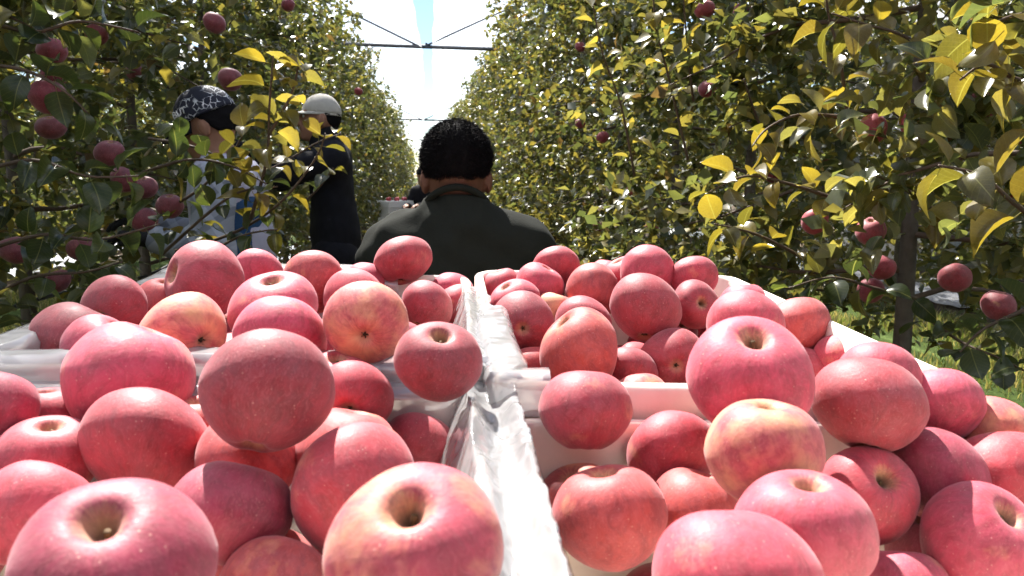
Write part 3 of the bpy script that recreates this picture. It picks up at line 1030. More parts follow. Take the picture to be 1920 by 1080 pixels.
# pale corrugated shed seen through the leaves at far right
shed = empty('shed', (10.2, 9.0, 0), R(-28)); tag(shed, 'pale corrugated shed glimpsed through leaves at the upper right edge', 'shed')
M['sheet'] = simple('pale_sheet', (.72, .66, .60), .6, .08, 6, .1, .002)
V, Fc = [], []
nc = 260
for i in range(nc + 1):
    x = -4.5 + 9 * i / nc; yy = -.02 if (i // 2) % 2 else .02
    V += [Vector((x, yy, -.2)), Vector((x, yy, 3.6))]
for i in range(nc): Fc.append((2 * i, 2 * i + 2, 2 * i + 3, 2 * i + 1))
obj('wall', mesh_np('wall', V, Fc, False), M['sheet'], shed)
obj('wall', bevelled('wall', [box(0, 2.6, 1.7, 8.9, 4.9, 3.6)], .02), M['sheet'], shed)
obj('roof', bevelled('roof', [box(0, 2.4, 3.68, 9.6, 5.8, .10)], .02), M['sheet'], shed)

# ------------------------------------------------------------------ leaves and trees
PAL = np.array([(.058, .076, .038), (.090, .105, .046), (.128, .128, .052), (.165, .148, .054), (.20, .170, .052), (.24, .195, .050), (.13, .084, .044)])


def leaf_cols(n, g, warm):
    p = np.array([.30, .30, .22, .10, .045, .015, .02]) if warm < .5 else np.array([.18, .28, .28, .14, .07, .03, .02])
    return PAL[g.choice(len(PAL), n, p=p / p.sum())] * g.uniform(.75, 1.25, (n, 1))


def basis(d, nrm):
    d = d / np.linalg.norm(d, axis=1)[:, None]
    s = np.cross(d, nrm); s /= np.maximum(np.linalg.norm(s, axis=1), 1e-6)[:, None]
    return s, d, np.cross(s, d)


LT = np.array([(0, 0, 0), (-.32, .46, .07), (0, .48, -.015), (.32, .46, .07), (0, 1.0, -.14)])
LF = np.array([(0, 2, 1), (0, 3, 2), (1, 2, 4), (2, 3, 4)])


def leaf_mass(name, P, Dr, Nr, Sz, Cc):
    s, d, n3 = basis(Dr, Nr)
    n = len(P)
    V = P[:, None] + Sz[:, None, None] * (LT[None, :, 0:1] * s[:, None] + LT[None, :, 1:2] * d[:, None] + LT[None, :, 2:3] * n3[:, None])
    Fq = (np.arange(n)[:, None, None] * 5 + LF[None]).reshape(-1, 3)
    me = mesh_np(name, V.reshape(-1, 3), Fq, False)
    a = me.color_attributes.new('col', 'FLOAT_COLOR', 'POINT')
    c = np.ones((n * 5, 4), np.float32); c[:, :3] = np.repeat(Cc, 5, 0)
    a.data.foreach_set('color', c.ravel())
    me.materials.append(M['leaf'])
    return me


def leaf_variant(curl, fold, wide, bend, seed):
    """one detailed leaf with petiole, unit length along +Y"""
    g = random.Random(seed)
    st = [(0, 0.012), (.08, .12), (.22, .25), (.42, .315), (.62, .30), (.80, .22), (.92, .115), (1.0, .004)]
    V, Fc = [], []
    for t, w in st:
        y = .18 + .82 * t; w *= wide
        z = -curl * t * t + .05 * math.sin(t * 3.0)
        xo = bend * t * t
        wv = g.uniform(-.018, .018)
        V += [Vector((xo - w, y - .03 * t, z + fold * w + wv)), Vector((xo - w * .5, y, z + fold * w * .38)), Vector((xo, y, z - .012)), Vector((xo + w * .5, y, z + fold * w * .38)), Vector((xo + w, y - .03 * t, z + fold * w - wv))]
    for i in range(len(st) - 1):
        for k in range(4):
            Fc.append((i * 5 + k, i * 5 + k + 1, (i + 1) * 5 + k + 1, (i + 1) * 5 + k))
    v2, f2 = tube([(0, -.08, .03), (0, .06, .01), (0, .19, -.012)], [.011, .010, .008], 4, False)
    V, Fc = merge((V, Fc), (v2, f2))
    me = mesh_np('leaf', V, Fc)
    me.materials.append(M['leaf_obj'])
    return me


LEAVES = [leaf_variant(*a) for a in ((.22, .35, 1, .05, 1), (.42, .55, .9, -.08, 2), (.10, .15, 1.12, .03, 3), (.55, .25, 1.0, .1, 4), (-.12, .7, .85, -.05, 5), (.3, .9, .95, .02, 6))]


def leaf_object(parent, base_loc, p, d, nrm, size, colr, g):
    s, dd, n3 = basis(np.array([d], float), np.array([nrm], float))
    s, dd, n3 = s[0] * size, dd[0] * size, n3[0] * size
    o = bpy.data.objects.new('leaf', LEAVES[int(g.integers(0, len(LEAVES)))])
    q = Vector(p) - Vector(base_loc)
    o.parent = parent
    o.matrix_basis = Matrix(((s[0], dd[0], n3[0], q.x), (s[1], dd[1], n3[1], q.y), (s[2], dd[2], n3[2], q.z), (0, 0, 0, 1)))
    o.color = (*[float(x) for x in colr], 1)
    COL.objects.link(o)
    return o


def grow(g, H, prof, n_spur, zmin, warm, lsz=.066, per=6, lean=(0, 0)):
    """returns trunk pts, limbs, and leaf arrays in tree-local space"""
    tr = [Vector((lean[0] * z / H + .025 * math.sin(z * 2.1 + lean[1] * 9), lean[1] * z / H + .02 * math.sin(z * 1.7), z)) for z in np.linspace(-.25, H, 12)]
    trd = [max(.007, .036 * (1 - .80 * max(0, z) / H)) for z in np.linspace(-.25, H, 12)]
    nl = int(9 * (H - zmin))
    limbs = []
    for i in range(nl):
        z = zmin + (H - .15 - zmin) * (i + g.uniform(.1, .9)) / nl
        az = i * 2.4 + g.normal() * .35
        L = prof(z) * g.uniform(.75, 1.12)
        up = g.uniform(.0, .35)
        p0 = Vector((lean[0] * z / H + .025 * math.sin(z * 2.1 + lean[1] * 9), lean[1] * z / H + .02 * math.sin(z * 1.7), z))
        pts = []
        for k in range(7):
            t = k / 6
            pts.append(p0 + Vector((math.cos(az + .25 * math.sin(t * 3 + i)) * L * t, math.sin(az + .25 * math.sin(t * 3 + i)) * L * t, L * (up * t - .30 * t * t) + .02 * math.sin(t * 9 + i))))
        limbs.append(pts)
    P, Dr, Nr, Sz = [], [], [], []
    la = np.array([[list(p) for p in l] for l in limbs])       # nl,7,3
    li = g.integers(0, nl, n_spur)
    t = g.uniform(.12, 1.0, n_spur) ** .8 * 5.999
    k = t.astype(int); fr = (t - k)[:, None]
    sp = la[li, k] * (1 - fr) + la[li, k + 1] * fr
    offs = g.normal(size=(n_spur, 3)) * np.array([.085, .085, .095])
    sp = sp + offs
    rad = np.linalg.norm(sp[:, :2], axis=1)
    sp = sp[(sp[:, 2] > zmin - .25)]
    n = len(sp)
    ax = g.normal(size=(n, 3)) * .6 + np.stack([sp[:, 0], sp[:, 1], np.full(n, .25)], 1)
    ax /= np.linalg.norm(ax, axis=1)[:, None]
    P = np.repeat(sp, per, 0) + g.normal(size=(n * per, 3)) * .018
    Dr = np.repeat(ax, per, 0) * .5 + g.normal(size=(n * per, 3)) * .75
    Dr[:, 2] -= .12
    Nr = g.normal(size=(n * per, 3)) * .45 + np.array([0, 0, 1.0]) + .25 * np.repeat(ax, per, 0)
    Sz = lsz * g.uniform(.65, 1.2, n * per)
    return tr, trd, limbs, P, Dr / np.linalg.norm(Dr, axis=1)[:, None], Nr, Sz, leaf_cols(n * per, g, warm)


ORD = 'first second third fourth fifth sixth seventh eighth ninth tenth eleventh twelfth thirteenth fourteenth fifteenth sixteenth seventeenth eighteenth nineteenth twentieth'.split() + ['twenty-' + w for w in 'first second third fourth fifth sixth seventh eighth ninth'.split()]


def near_tree(loc, seed, H, prof, n_spur, zmin, warm, label, nobj=260, lean=(0, 0), keepout=None):
    g = np.random.default_rng(seed)
    root = empty('apple_tree', loc)
    tag(root, label, 'tree', 'apple trees lining the alley')
    tr, trd, limbs, P, Dr, Nr, Sz, Cc = grow(g, H, prof, n_spur, zmin, warm, lean=lean)
    V, Fc = tube(tr, trd, 10)
    obj('trunk', mesh_np('trunk', V, Fc), M['bark'], root)
    for l in limbs:
        V, Fc = tube(l, [.011 * (1 - .8 * k / 6) for k in range(7)], 6, False)
        obj('limb', mesh_np('limb', V, Fc), M['twig'], root)
    lw = P + np.array(loc)
    v = lw - np.array(CAM); dep = v @ np.array(c_f)
    px = 960 + FPX * (v @ np.array(c_r)) / np.maximum(dep, .01); py = 540 - FPX * (v @ np.array(c_u)) / np.maximum(dep, .01)
    if keepout is not None:
        ok = ~keepout(lw)
        P, Dr, Nr, Sz, Cc, lw, dep, px, py = [a[ok] for a in (P, Dr, Nr, Sz, Cc, lw, dep, px, py)]
    vis = (dep > .3) & (px > -40) & (px < 1960) & (py > -40) & (py < 760)
    score = np.where(vis, dep, 99)
    order = np.argsort(score)[:nobj]
    order = order[score[order] < 50]
    msk = np.ones(len(P), bool); msk[order] = False
    for i in order:
        leaf_object(root, loc, lw[i], Dr[i], Nr[i], Sz[i] * 1.12, Cc[i], g)
    cr_ = obj('crown', leaf_mass('crown', P[msk], Dr[msk], Nr[msk], Sz[msk], Cc[msk]), None, root)
    cr_['kind'] = 'stuff'
    return root


def prof_std(r0, r1, H):
    return lambda z: r0 + (r1 - r0) * max(0, min(1, (z - 1.6) / (H - 1.6))) ** 1.3


XL, XR = -1.47, 1.52
# keep branches out of the strip where the cart, the crates and the pickers are
def keep_left(w): return ((w[:, 0] > -.62) & (w[:, 2] < 2.3)) | ((w[:, 0] > -.80) & (w[:, 1] < 1.75) & (w[:, 2] < 1.9)) | ((w[:, 0] > -.98) & (w[:, 0] < -.3) & (w[:, 1] > 2.2) & (w[:, 1] < 3.3) & (w[:, 2] > .0) & (w[:, 2] < 1.72))
def keep_right(w): return ((w[:, 0] < .62) & (w[:, 2] < 1.55)) | ((w[:, 1] < 1.6) & (w[:, 2] < 1.25)) | ((w[:, 0] < .80) & (w[:, 1] < 1.6))


LY = [1.75, 3.0, 4.2, 5.35, 6.6]
RY = [1.15, 2.33, 3.55, 4.75, 6.0]
LLAB = ['apple tree nearest on the left, its dark branches crossing the left picture edge',
        'left-row apple tree with the capped picker at its branches',
        'left-row apple tree just behind the person in black',
        'left-row apple tree, fourth from the camera, right after the one beside the person in black',
        'left-row apple tree, fifth from the camera']
RLAB = ['apple tree nearest on the right, only big leaves at the right edge show',
        'right-row apple tree with bare trunk rising from the grass beside the crates',
        'right-row apple tree directly behind the bare-trunked one',
        'right-row apple tree, fourth from the camera',
        'right-row apple tree, fifth from the camera']
NEAR_L, NEAR_R = [], []
for i, y in enumerate(LY):
    H = (2.75, 3.0, 3.3, 3.45, 3.5)[i]
    NEAR_L.append(near_tree((XL + .04 * math.sin(i * 5), y, 0), 100 + i, H, prof_std(.80, .42, H), (1050, 1100, 1250, 1250, 1250)[i], .86, .3, LLAB[i], (240, 300, 300, 280, 220)[i], (.05, .1), keep_left))
for i, y in enumerate(RY):
    H = (2.8, 3.2, 3.4, 3.45, 3.5)[i]
    NEAR_R.append(near_tree((XR + .04 * math.sin(i * 3), y, 0), 200 + i, H, prof_std(.86, .46, H), (440, 1150, 1450, 1450, 1450)[i], (1.25, .85, .72, .72, .72)[i], .8, RLAB[i], (160, 300, 300, 280, 220)[i], (.10, .04), keep_right))

# farther trees: four grown trees shared by all
VAR = []
for i in range(6):
    g = np.random.default_rng(300 + i)
    H = 3.55
    tr, trd, limbs, P, Dr, Nr, Sz, Cc = grow(g, H, prof_std(.84, .56, H), 1200, .55, .2 if i < 3 else .8, .070)
    tm = mesh_np('trunk', *tube(tr, trd, 8)); tm.materials.append(M['bark'])
    lm = mesh_np('branches', *merge(*[tube(l, [.011 * (1 - .8 * k / 6) for k in range(7)], 4, False) for l in limbs])); lm.materials.append(M['twig'])
    VAR.append((tm, lm, leaf_mass('crown', P, Dr, Nr, Sz, Cc)))


def far_tree(x, y, v, label, g, grp, sc=None):
    root = empty('apple_tree', (x, y, 0), g.uniform(0, 6.28))
    s = sc or g.uniform(.93, 1.06)
    root.scale = (s, s, s * g.uniform(.95, 1.05))
    tag(root, label, 'tree', grp)
    for nm, me in zip(('trunk', 'branches', 'crown'), VAR[v]):
        o = bpy.data.objects.new(nm, me); link(o, root)
        if nm != 'trunk': o['kind'] = 'stuff'
    return root


g = np.random.default_rng(77)
for i in range(21):
    far_tree(XL + .10 + g.normal() * .05, 7.8 + i * 1.22 + g.normal() * .1, i % 3, 'apple tree of the left row, %s from the camera' % ORD[i + 5], g, 'apple trees lining the alley')
    far_tree(XR - .04 + g.normal() * .05, 7.25 + i * 1.22 + g.normal() * .1, 3 + (i * 2) % 3, 'apple tree of the right row, %s from the camera' % ORD[i + 5], g, 'apple trees lining the alley')
for i in range(11):
    far_tree(4.75 + g.normal() * .08, 1.5 + i * 1.5 + g.normal() * .15, 3 + i % 3, 'apple tree of the second row on the right, beyond the grass, %s from the camera' % ORD[i], g, 'apple trees of the rows behind', .98)
    far_tree(-4.65 + g.normal() * .08, 2.2 + i * 1.5 + g.normal() * .15, i % 3, 'apple tree of the second row on the left, beyond the grass, %s from the camera' % ORD[i], g, 'apple trees of the rows behind', .98)


def far_mass(name, xs, y0, y1, label, seed, warm, n):
    g = np.random.default_rng(seed)
    x = g.choice(xs, n) + g.normal(size=n) * .34; y = g.uniform(y0, y1, n)
    z = .55 + 2.95 * g.beta(1.3, 1.25, n)
    P = np.stack([x, y, z], 1)
    me = leaf_mass(name, P, g.normal(size=(n, 3)), g.normal(size=(n, 3)) * .5 + np.array([0, 0, 1.]), g.uniform(.14, .24, n), leaf_cols(n, g, warm))
    return tag(obj(name, me, None), label, 'trees', None, 'stuff')


far_mass('distant_orchard', [XL - .1], 33, 75, 'far end of the left tree row where single trees merge', 5, .3, 16000)
far_mass('distant_orchard', [XR + .1], 33, 75, 'far end of the right tree row where single trees merge', 6, .8, 16000)
far_mass('distant_orchard', [8.0, 11.2], 6, 40, 'mass of further orchard rows out to the right', 7, .8, 13000)
far_mass('distant_orchard', [-7.8, -11.0], 6, 40, 'mass of further orchard rows out to the left', 8, .3, 13000)

far_mass('unseen_rear_rows', [XL - .1, XR + .1], -14, -1.2, 'unseen leaf mass for the two tree rows continuing behind the viewpoint', 10, .5, 15000)  # out of view; added to block sky light reaching the apples from behind

# fallen leaves on the alley floor
g = np.random.default_rng(9)
n = 5200
P = np.stack([g.uniform(-2.2, 2.2, n), 1.5 + 26 * g.uniform(0, 1, n) ** 1.6, g.uniform(.03, .055, n)], 1)
fl_ = obj('fallen_leaves', leaf_mass('fallen_leaves', P, np.stack([g.normal(size=n), g.normal(size=n), g.normal(size=n) * .15], 1), g.normal(size=(n, 3)) * .25 + np.array([0, 0, 1.]), g.uniform(.05, .09, n), PAL[g.choice([3, 4, 6, 6, 2], n)] * g.uniform(.6, 1.3, (n, 1))), None)
tag(fl_, 'fallen brown and yellow leaves littering the alley floor', 'leaves', None, 'stuff')

# drip hoses along the rows
for s, z, lab in ((-1, .86, 'black drip hose strung along the left tree row'), (1, .62, 'black drip hose strung along the right tree row')):
    pts = [(s * (1.50 if s > 0 else 1.46), y, z + .03 * math.sin(y * 2.6)) for y in np.linspace(-.5, 34, 140)]
    tag(obj('drip_hose', mesh_np('drip_hose', *tube(pts, .009, 8)), M['black_plastic']), lab, 'hose')
APPLES = [
(-0.2768,1.0130,1.2169,0.1032,-0.814,-0.474,0.336,'r','big red apple with deep stem hollow facing left atop the far left crate'),
(-0.2566,1.2160,1.2007,0.0779,0.267,0.528,0.806,'p','pink red apple just right of the big hollow-faced one, far left crate back edge'),
(-0.1596,1.1222,1.1988,0.0901,0.104,0.920,0.378,'o','apple with orange underside and dark blossom end, far left crate, below the black-clothed person'),
(-0.3487,0.9066,1.2020,0.0772,-0.220,-0.939,-0.264,'d','dark red apple in the far left corner of the far left crate'),
(-0.3386,1.0351,1.1862,0.0720,0.202,-0.096,0.975,'o','orange-red apple squeezed in behind the big hollow-faced apple, far left crate'),
(-0.3526,0.8060,1.1856,0.0836,0.445,0.476,0.759,'d','dark red apple lying leftmost in the far left crate, beside the plastic liner'),
(-0.2302,0.7548,1.1988,0.0845,-0.701,0.713,0.013,'y','streaky red and cream apple with blossom end turned right, far left crate'),
(-0.1550,0.7986,1.2129,0.0897,0.032,-0.166,0.986,'p','pink apple with shallow top hollow, middle of the far left crate'),
(-0.1344,0.7208,1.1986,0.0849,0.167,0.549,0.819,'p','smooth pink apple directly behind the largest dark red apple, left side'),
(-0.0997,1.0685,1.1815,0.0851,0.208,0.940,0.270,'p','smooth pink apple behind the cream-bottomed one, far left crate'),
(-0.0544,0.7039,1.2167,0.0778,-0.013,0.985,0.169,'y','red apple with pale cream underside and small blossom end, far left crate'),
(-0.0358,1.2330,1.2159,0.0932,0.106,0.483,0.869,'r',"tall red apple perched highest, in front of the driver's left shoulder"),
(0.0008,1.1326,1.1591,0.0787,0.445,0.476,0.759,'d','dark red apple behind the one balanced on the film, far left crate'),
(0.0469,1.1828,1.1493,0.0720,0.360,0.503,0.785,'r','red apple against the right wall of the far left crate'),
(0.0408,1.2335,1.1639,0.0720,0.267,0.528,0.806,'p','small pink apple in the back right corner of the far left crate'),
(-0.0949,1.2299,1.1823,0.0720,0.167,0.549,0.819,'p','pink apple peeping out left of the highest perched apple'),
(0.0097,0.6181,1.1989,0.0718,0.044,-0.543,0.839,'d','dark red apple with cream stem hollow, balanced on the film at the centre'),
(-0.3039,0.7503,1.1799,0.0784,0.506,-0.144,0.851,'p',"pink apple half hidden behind a larger one at the left crates' dividing wall"),
(-0.2482,0.6594,1.1800,0.1046,0.348,0.392,0.852,'p','large pink apple resting on the dividing wall of the left crates'),
(-0.1074,0.5193,1.2053,0.0860,0.167,0.549,0.819,'d','largest plain dark red apple in the middle of the near left crate'),
(-0.0610,0.6372,1.1661,0.0651,0.060,0.996,0.064,'r','apple showing its round blossom end to the camera, right of the largest dark red one'),
(-0.0782,0.6839,1.1615,0.0720,-0.011,-0.100,0.995,'p','sliver of pink apple between the cream-bottomed and the largest dark red apple'),
(-0.1902,0.6532,1.1348,0.0720,-0.011,-0.100,0.995,'o','orange apple sliver left of the largest dark red apple'),
(-0.2091,0.5817,1.1497,0.0964,-0.081,0.705,0.704,'r','pink-topped apple with dark blossom hollow at lower right, near left crate'),
(-0.3389,0.6076,1.1709,0.0767,0.360,0.503,0.785,'u','purple-red apple cut by the left picture edge, near left crate'),
(-0.3142,0.6614,1.1430,0.0720,-0.008,-0.074,0.997,'p','pink apple under film at the far wall of the near left crate'),
(-0.2807,0.5816,1.1412,0.0732,0.223,-0.124,0.967,'p','pale topped pink apple near the left edge, near left crate'),
(-0.1324,0.5642,1.1406,0.0747,-0.020,-0.176,0.984,'o','orange apple in shade beneath the largest dark red apple'),
(-0.0641,0.5761,1.1387,0.0793,0.275,0.340,0.899,'o','pale orange apple half in shade right of the largest dark red apple'),
(-0.0081,0.6527,1.1112,0.0720,0.306,0.567,0.765,'r','shaded red apple below the one balanced on the film'),
(-0.0494,0.5003,1.1402,0.0855,-0.143,0.574,0.806,'r','smooth pink and red apple, heart shaped, centre of the near left crate'),
(-0.1300,0.4967,1.1309,0.0795,0.267,0.528,0.806,'u','dusky red apple with one sunlit patch, near left crate front'),
(-0.2601,0.5185,1.1251,0.0751,0.267,0.528,0.806,'p','plain pink apple at the lower left edge of the picture'),
(-0.1381,0.3401,1.1732,0.0860,0.007,-0.416,0.909,'u','huge purple-pink apple with stem hollow, lower left foreground'),
(-0.0946,0.4563,1.0963,0.0720,0.209,0.719,0.663,'o','pale orange-pink apple at the bottom edge, near left crate'),
(-0.0066,0.3469,1.1738,0.0847,-0.079,-0.520,0.850,'p','huge mottled pink apple with brown stem hollow, bottom centre left'),
(0.2158,1.2593,1.1966,0.0797,0.360,0.503,0.785,'r','pink-red apple furthest back left in the far right crate'),
(0.1817,1.2155,1.1739,0.0813,0.361,-0.122,0.925,'p','mottled pink apple behind the back left corner group, far right crate'),
(0.1227,1.2634,1.1633,0.0720,-0.105,0.045,0.993,'r','mottled red apple in the back left corner of the far right crate'),
(0.1379,1.1727,1.1573,0.0784,-0.570,-0.153,0.808,'p','folded-looking pink apple just behind the one showing its grey blossom end'),
(0.1309,1.0323,1.1521,0.0861,0.112,0.992,0.059,'d','apple showing a grey blossom end to the camera, left wall of far right crate'),
(0.1986,1.1718,1.1359,0.0720,0.223,-0.124,0.967,'y','pale yellow apple peeping between others, far right crate'),
(0.2611,1.1803,1.1691,0.0889,0.201,0.822,0.532,'o','orange-bottomed apple in the back middle of the far right crate'),
(0.2317,1.1135,1.1314,0.0842,0.201,0.822,0.532,'r','plain pink-red apple in front of the orange-bottomed one, far right crate'),
(0.2997,1.0218,1.1684,0.0969,0.167,0.549,0.819,'d','large dark red apple standing highest in the far right crate'),
(0.3373,1.1487,1.1991,0.0869,0.594,0.372,0.713,'p','pink apple right behind the large dark red one, far right crate'),
(0.3222,1.2183,1.1870,0.0728,-0.440,0.067,0.896,'r','red apple showing left of a pink one at the back of far right crate'),
(0.3120,1.2767,1.1750,0.0720,0.030,0.263,0.964,'p','small pink apple sliver at the back wall of the far right crate'),
(0.4043,1.1270,1.1944,0.0746,0.360,0.503,0.785,'p','pink apple in the back right corner of the far right crate'),
(0.3883,1.0703,1.1650,0.0720,-0.057,-0.968,0.244,'d','dark red apple with round dark hollow facing the camera, far right crate'),
(0.4802,1.1187,1.1549,0.0733,0.152,0.248,0.957,'p','pale pink apple by the right wall of the far right crate'),
(0.3509,0.8103,1.1809,0.0860,0.445,0.476,0.759,'p','smooth pink apple behind the big cream-hollowed one, right side'),
(0.4747,0.9313,1.1576,0.0797,0.267,0.528,0.806,'o','red apple with orange-red lower half near the right crate wall'),
(0.5107,0.8816,1.1253,0.0720,0.187,0.499,0.846,'p','pink apple against the right wall, behind the round dark red one'),
(0.2469,0.5562,1.1944,0.0971,-0.108,-0.393,0.913,'p','big pink apple with wide cream stem hollow on the right dividing wall'),
(0.4701,0.8987,1.1039,0.0720,0.360,0.503,0.785,'r','red apple wedged between the two biggest apples on the right'),
(0.3204,0.9638,1.1096,0.0884,0.162,0.986,-0.042,'d','speckled dark red apple with star-shaped blossom end, far right crate'),
(0.1905,0.9292,1.1297,0.1053,-0.463,0.062,0.884,'o','peach-orange apple above the dividing wall of the right crates'),
(0.1415,0.9858,1.0940,0.0733,0.046,0.407,0.912,'o','shaded peach apple by the film in the near corner of the far right crate'),
(0.1233,0.5799,1.1663,0.0758,0.100,0.431,0.897,'r','tall plain red apple with purple top resting on the right dividing wall'),
(0.2493,0.8625,1.0869,0.0706,0.046,0.407,0.912,'y','sunlit peach apple just behind the right dividing wall'),
(0.2584,0.9433,1.0993,0.0720,0.167,0.549,0.819,'d','deeply shaded red apple between peach and speckled apples, far right crate'),
(0.3457,0.5565,1.1697,0.0869,0.267,0.528,0.806,'d','round dark red apple with orange sheen, right of the cream-hollowed one'),
(0.3870,0.6121,1.1738,0.0720,0.307,0.363,0.880,'p','pink apple showing above the round dark red one'),
(0.4341,0.5964,1.1537,0.0720,0.309,0.473,0.825,'p','pink-orange apple by the right wall of the near right crate'),
(0.4810,0.5911,1.1280,0.0720,0.338,0.610,0.717,'y','yellow-orange apple furthest right along the near right crate wall'),
(0.1957,0.5878,1.1239,0.0720,0.491,0.396,0.776,'r','plain red apple right of the tall purple-topped one'),
(0.2264,0.4834,1.1628,0.0807,0.018,-0.121,0.992,'y','yellow-cheeked apple with shallow stem hollow, middle of the near right crate'),
(0.3325,0.5287,1.1078,0.0742,0.049,-0.671,0.740,'r','red apple with cream hollow facing up, near right crate'),
(0.4006,0.5442,1.1134,0.0753,0.419,0.441,0.794,'u','purple-red apple behind the one at the right picture edge'),
(0.4543,0.5425,1.1085,0.0819,0.360,0.503,0.785,'r','plain red apple cut by the right picture edge'),
(0.1292,0.5145,1.1067,0.0827,-0.169,0.045,0.985,'o','heart shaped streaky orange-red apple beside the central film'),
(0.1235,0.5867,1.0854,0.0720,-0.440,0.067,0.896,'o','orange apple shoulder behind the heart shaped one, near right crate'),
(0.1978,0.5321,1.0993,0.0705,0.268,0.229,0.936,'o','orange-red lopsided apple in the middle of the near right crate'),
(0.2190,0.4107,1.1378,0.0848,-0.021,-0.183,0.983,'p','large pink-red apple with small top hollow, lower right foreground'),
(0.1579,0.3593,1.1392,0.0857,-0.038,0.696,0.717,'p','huge magenta-pink apple cut by the bottom edge, right of the film'),
(0.3917,0.4824,1.0865,0.0843,0.219,-0.441,0.870,'p','pink apple with yellow stem hollow in the lower right corner'),
(0.3308,0.4787,1.0543,0.0720,0.181,0.388,0.904,'p','pale pink apple sliver at the bottom edge, lower right'),
]
FILL = [
(-0.1800,0.7590,1.1175,0.0841,0),(-0.0578,0.7489,1.1156,0.0797,0),(-0.2879,0.8139,1.1301,0.0840,0),(-0.1096,0.8106,1.1217,0.0846,0),(-0.2138,0.8738,1.1380,0.0802,0),(-0.0227,0.8701,1.1178,0.0822,0),(-0.3276,0.9032,1.1293,0.0779,0),(-0.2609,0.9462,1.1291,0.0762,0),(-0.1012,0.9360,1.1382,0.0858,0),(-0.2554,1.0325,1.1281,0.0853,0),(-0.1509,1.0315,1.1248,0.0809,0),(-0.0407,1.0111,1.1259,0.0812,0),(-0.3254,1.1339,1.1378,0.0856,0),(-0.2088,1.1626,1.1430,0.0814,0),(-0.0909,1.1567,1.1287,0.0814,0),(-0.3313,0.7644,1.0719,0.0816,0),(-0.0472,0.8050,1.0625,0.0836,0),(-0.2891,0.8733,1.0720,0.0776,0),(-0.1605,0.9401,1.0722,0.0799,0),(-0.0480,0.9315,1.0760,0.0807,0),(-0.3412,0.9878,1.0871,0.0835,0),(-0.0787,1.0432,1.0693,0.0767,0),(-0.2008,1.1025,1.0707,0.0762,0),(-0.0251,1.1455,1.0697,0.0774,0),(-0.2793,1.2004,1.0903,0.0764,0),(-0.1560,1.2012,1.0847,0.0856,0),(-0.2207,0.7705,1.0200,0.0761,0),(-0.1052,0.7523,1.0111,0.0780,0),(-0.3498,0.8401,1.0200,0.0786,0),(-0.2186,0.8859,1.0157,0.0858,0),(-0.0425,0.8748,1.0212,0.0775,0),(-0.2875,0.9934,1.0249,0.0801,0),(-0.0987,0.9741,1.0256,0.0855,0),(-0.1532,1.0371,1.0171,0.0764,0),(-0.3278,1.0889,1.0361,0.0785,0),(-0.0264,1.0862,1.0170,0.0807,0),(-0.2808,1.1536,1.0290,0.0823,0),(-0.1712,1.1568,1.0182,0.0782,0),(-0.0903,1.1418,1.0195,0.0816,0),(-0.3618,0.4425,1.1124,0.0804,1),(-0.1782,0.4195,1.1195,0.0855,1),(-0.3631,0.5262,1.1262,0.0824,1),(-0.1243,0.5482,1.0563,0.0851,1),(-0.3590,0.5901,1.0749,0.0786,1),(-0.2453,0.6115,1.0575,0.0785,1),(-0.0539,0.5838,1.0634,0.0773,1),(0.1098,0.6995,1.1078,0.0776,2),(0.2864,0.6908,1.1076,0.0805,2),(0.3971,0.6922,1.1053,0.0762,2),(0.3824,0.8041,1.1054,0.0768,2),(0.4161,0.9514,1.1094,0.0813,2),(0.4354,1.0654,1.1130,0.0787,2),(0.3729,1.1298,1.1137,0.0773,2),(0.4422,1.1708,1.1200,0.0816,2),(0.1785,0.7100,1.0651,0.0781,2),(0.2483,0.7455,1.0530,0.0803,2),(0.3675,0.7519,1.0530,0.0782,2),(0.1341,0.7834,1.0535,0.0792,2),(0.3080,0.8151,1.0532,0.0788,2),(0.4285,0.8023,1.0419,0.0824,2),(0.1759,0.8603,1.0715,0.0788,2),(0.3542,0.9041,1.0519,0.0812,2),(0.1335,1.0561,1.0764,0.0793,2),(0.2285,1.0389,1.0612,0.0858,2),(0.3669,1.0089,1.0603,0.0787,2),(0.3058,1.0619,1.0760,0.0771,2),(0.1358,1.1387,1.0752,0.0772,2),(0.2994,1.1323,1.0546,0.0784,2),(0.1843,1.1935,1.0615,0.0784,2),(0.2600,1.1941,1.0806,0.0847,2),(0.3655,1.2092,1.0674,0.0823,2),(0.1689,0.6944,0.9884,0.0857,2),(0.1169,0.8591,1.0052,0.0858,2),(0.2422,0.8589,1.0086,0.0789,2),(0.1705,0.9272,1.0141,0.0789,2),(0.4118,0.9120,1.0018,0.0773,2),(0.2481,0.9828,1.0002,0.0821,2),(0.4318,1.0231,1.0021,0.0786,2),(0.1721,1.0852,1.0112,0.0795,2),(0.3785,1.0943,1.0065,0.0827,2),(0.2312,1.1503,1.0172,0.0781,2),(0.1224,1.1844,1.0196,0.0760,2),(0.4191,1.2009,1.0001,0.0846,2),(0.4170,0.5586,1.0390,0.0790,3),(0.1841,0.5543,1.0064,0.0768,3),
]
# ------------------------------------------------------------------ cart, crates, film liners
CF = Vector((0.0375, .9988, .0315)).normalized()
CR = Vector((.9993, -.0375, -.027)); CR = (CR - CF * CR.dot(CF)).normalized()
CU = CR.cross(CF)
CO = Vector((0.08034, 1.29019, 1.19472))
CM = Matrix(((CR.x, CF.x, CU.x, CO.x), (CR.y, CF.y, CU.y, CO.y), (CR.z, CF.z, CU.z, CO.z), (0, 0, 0, 1)))

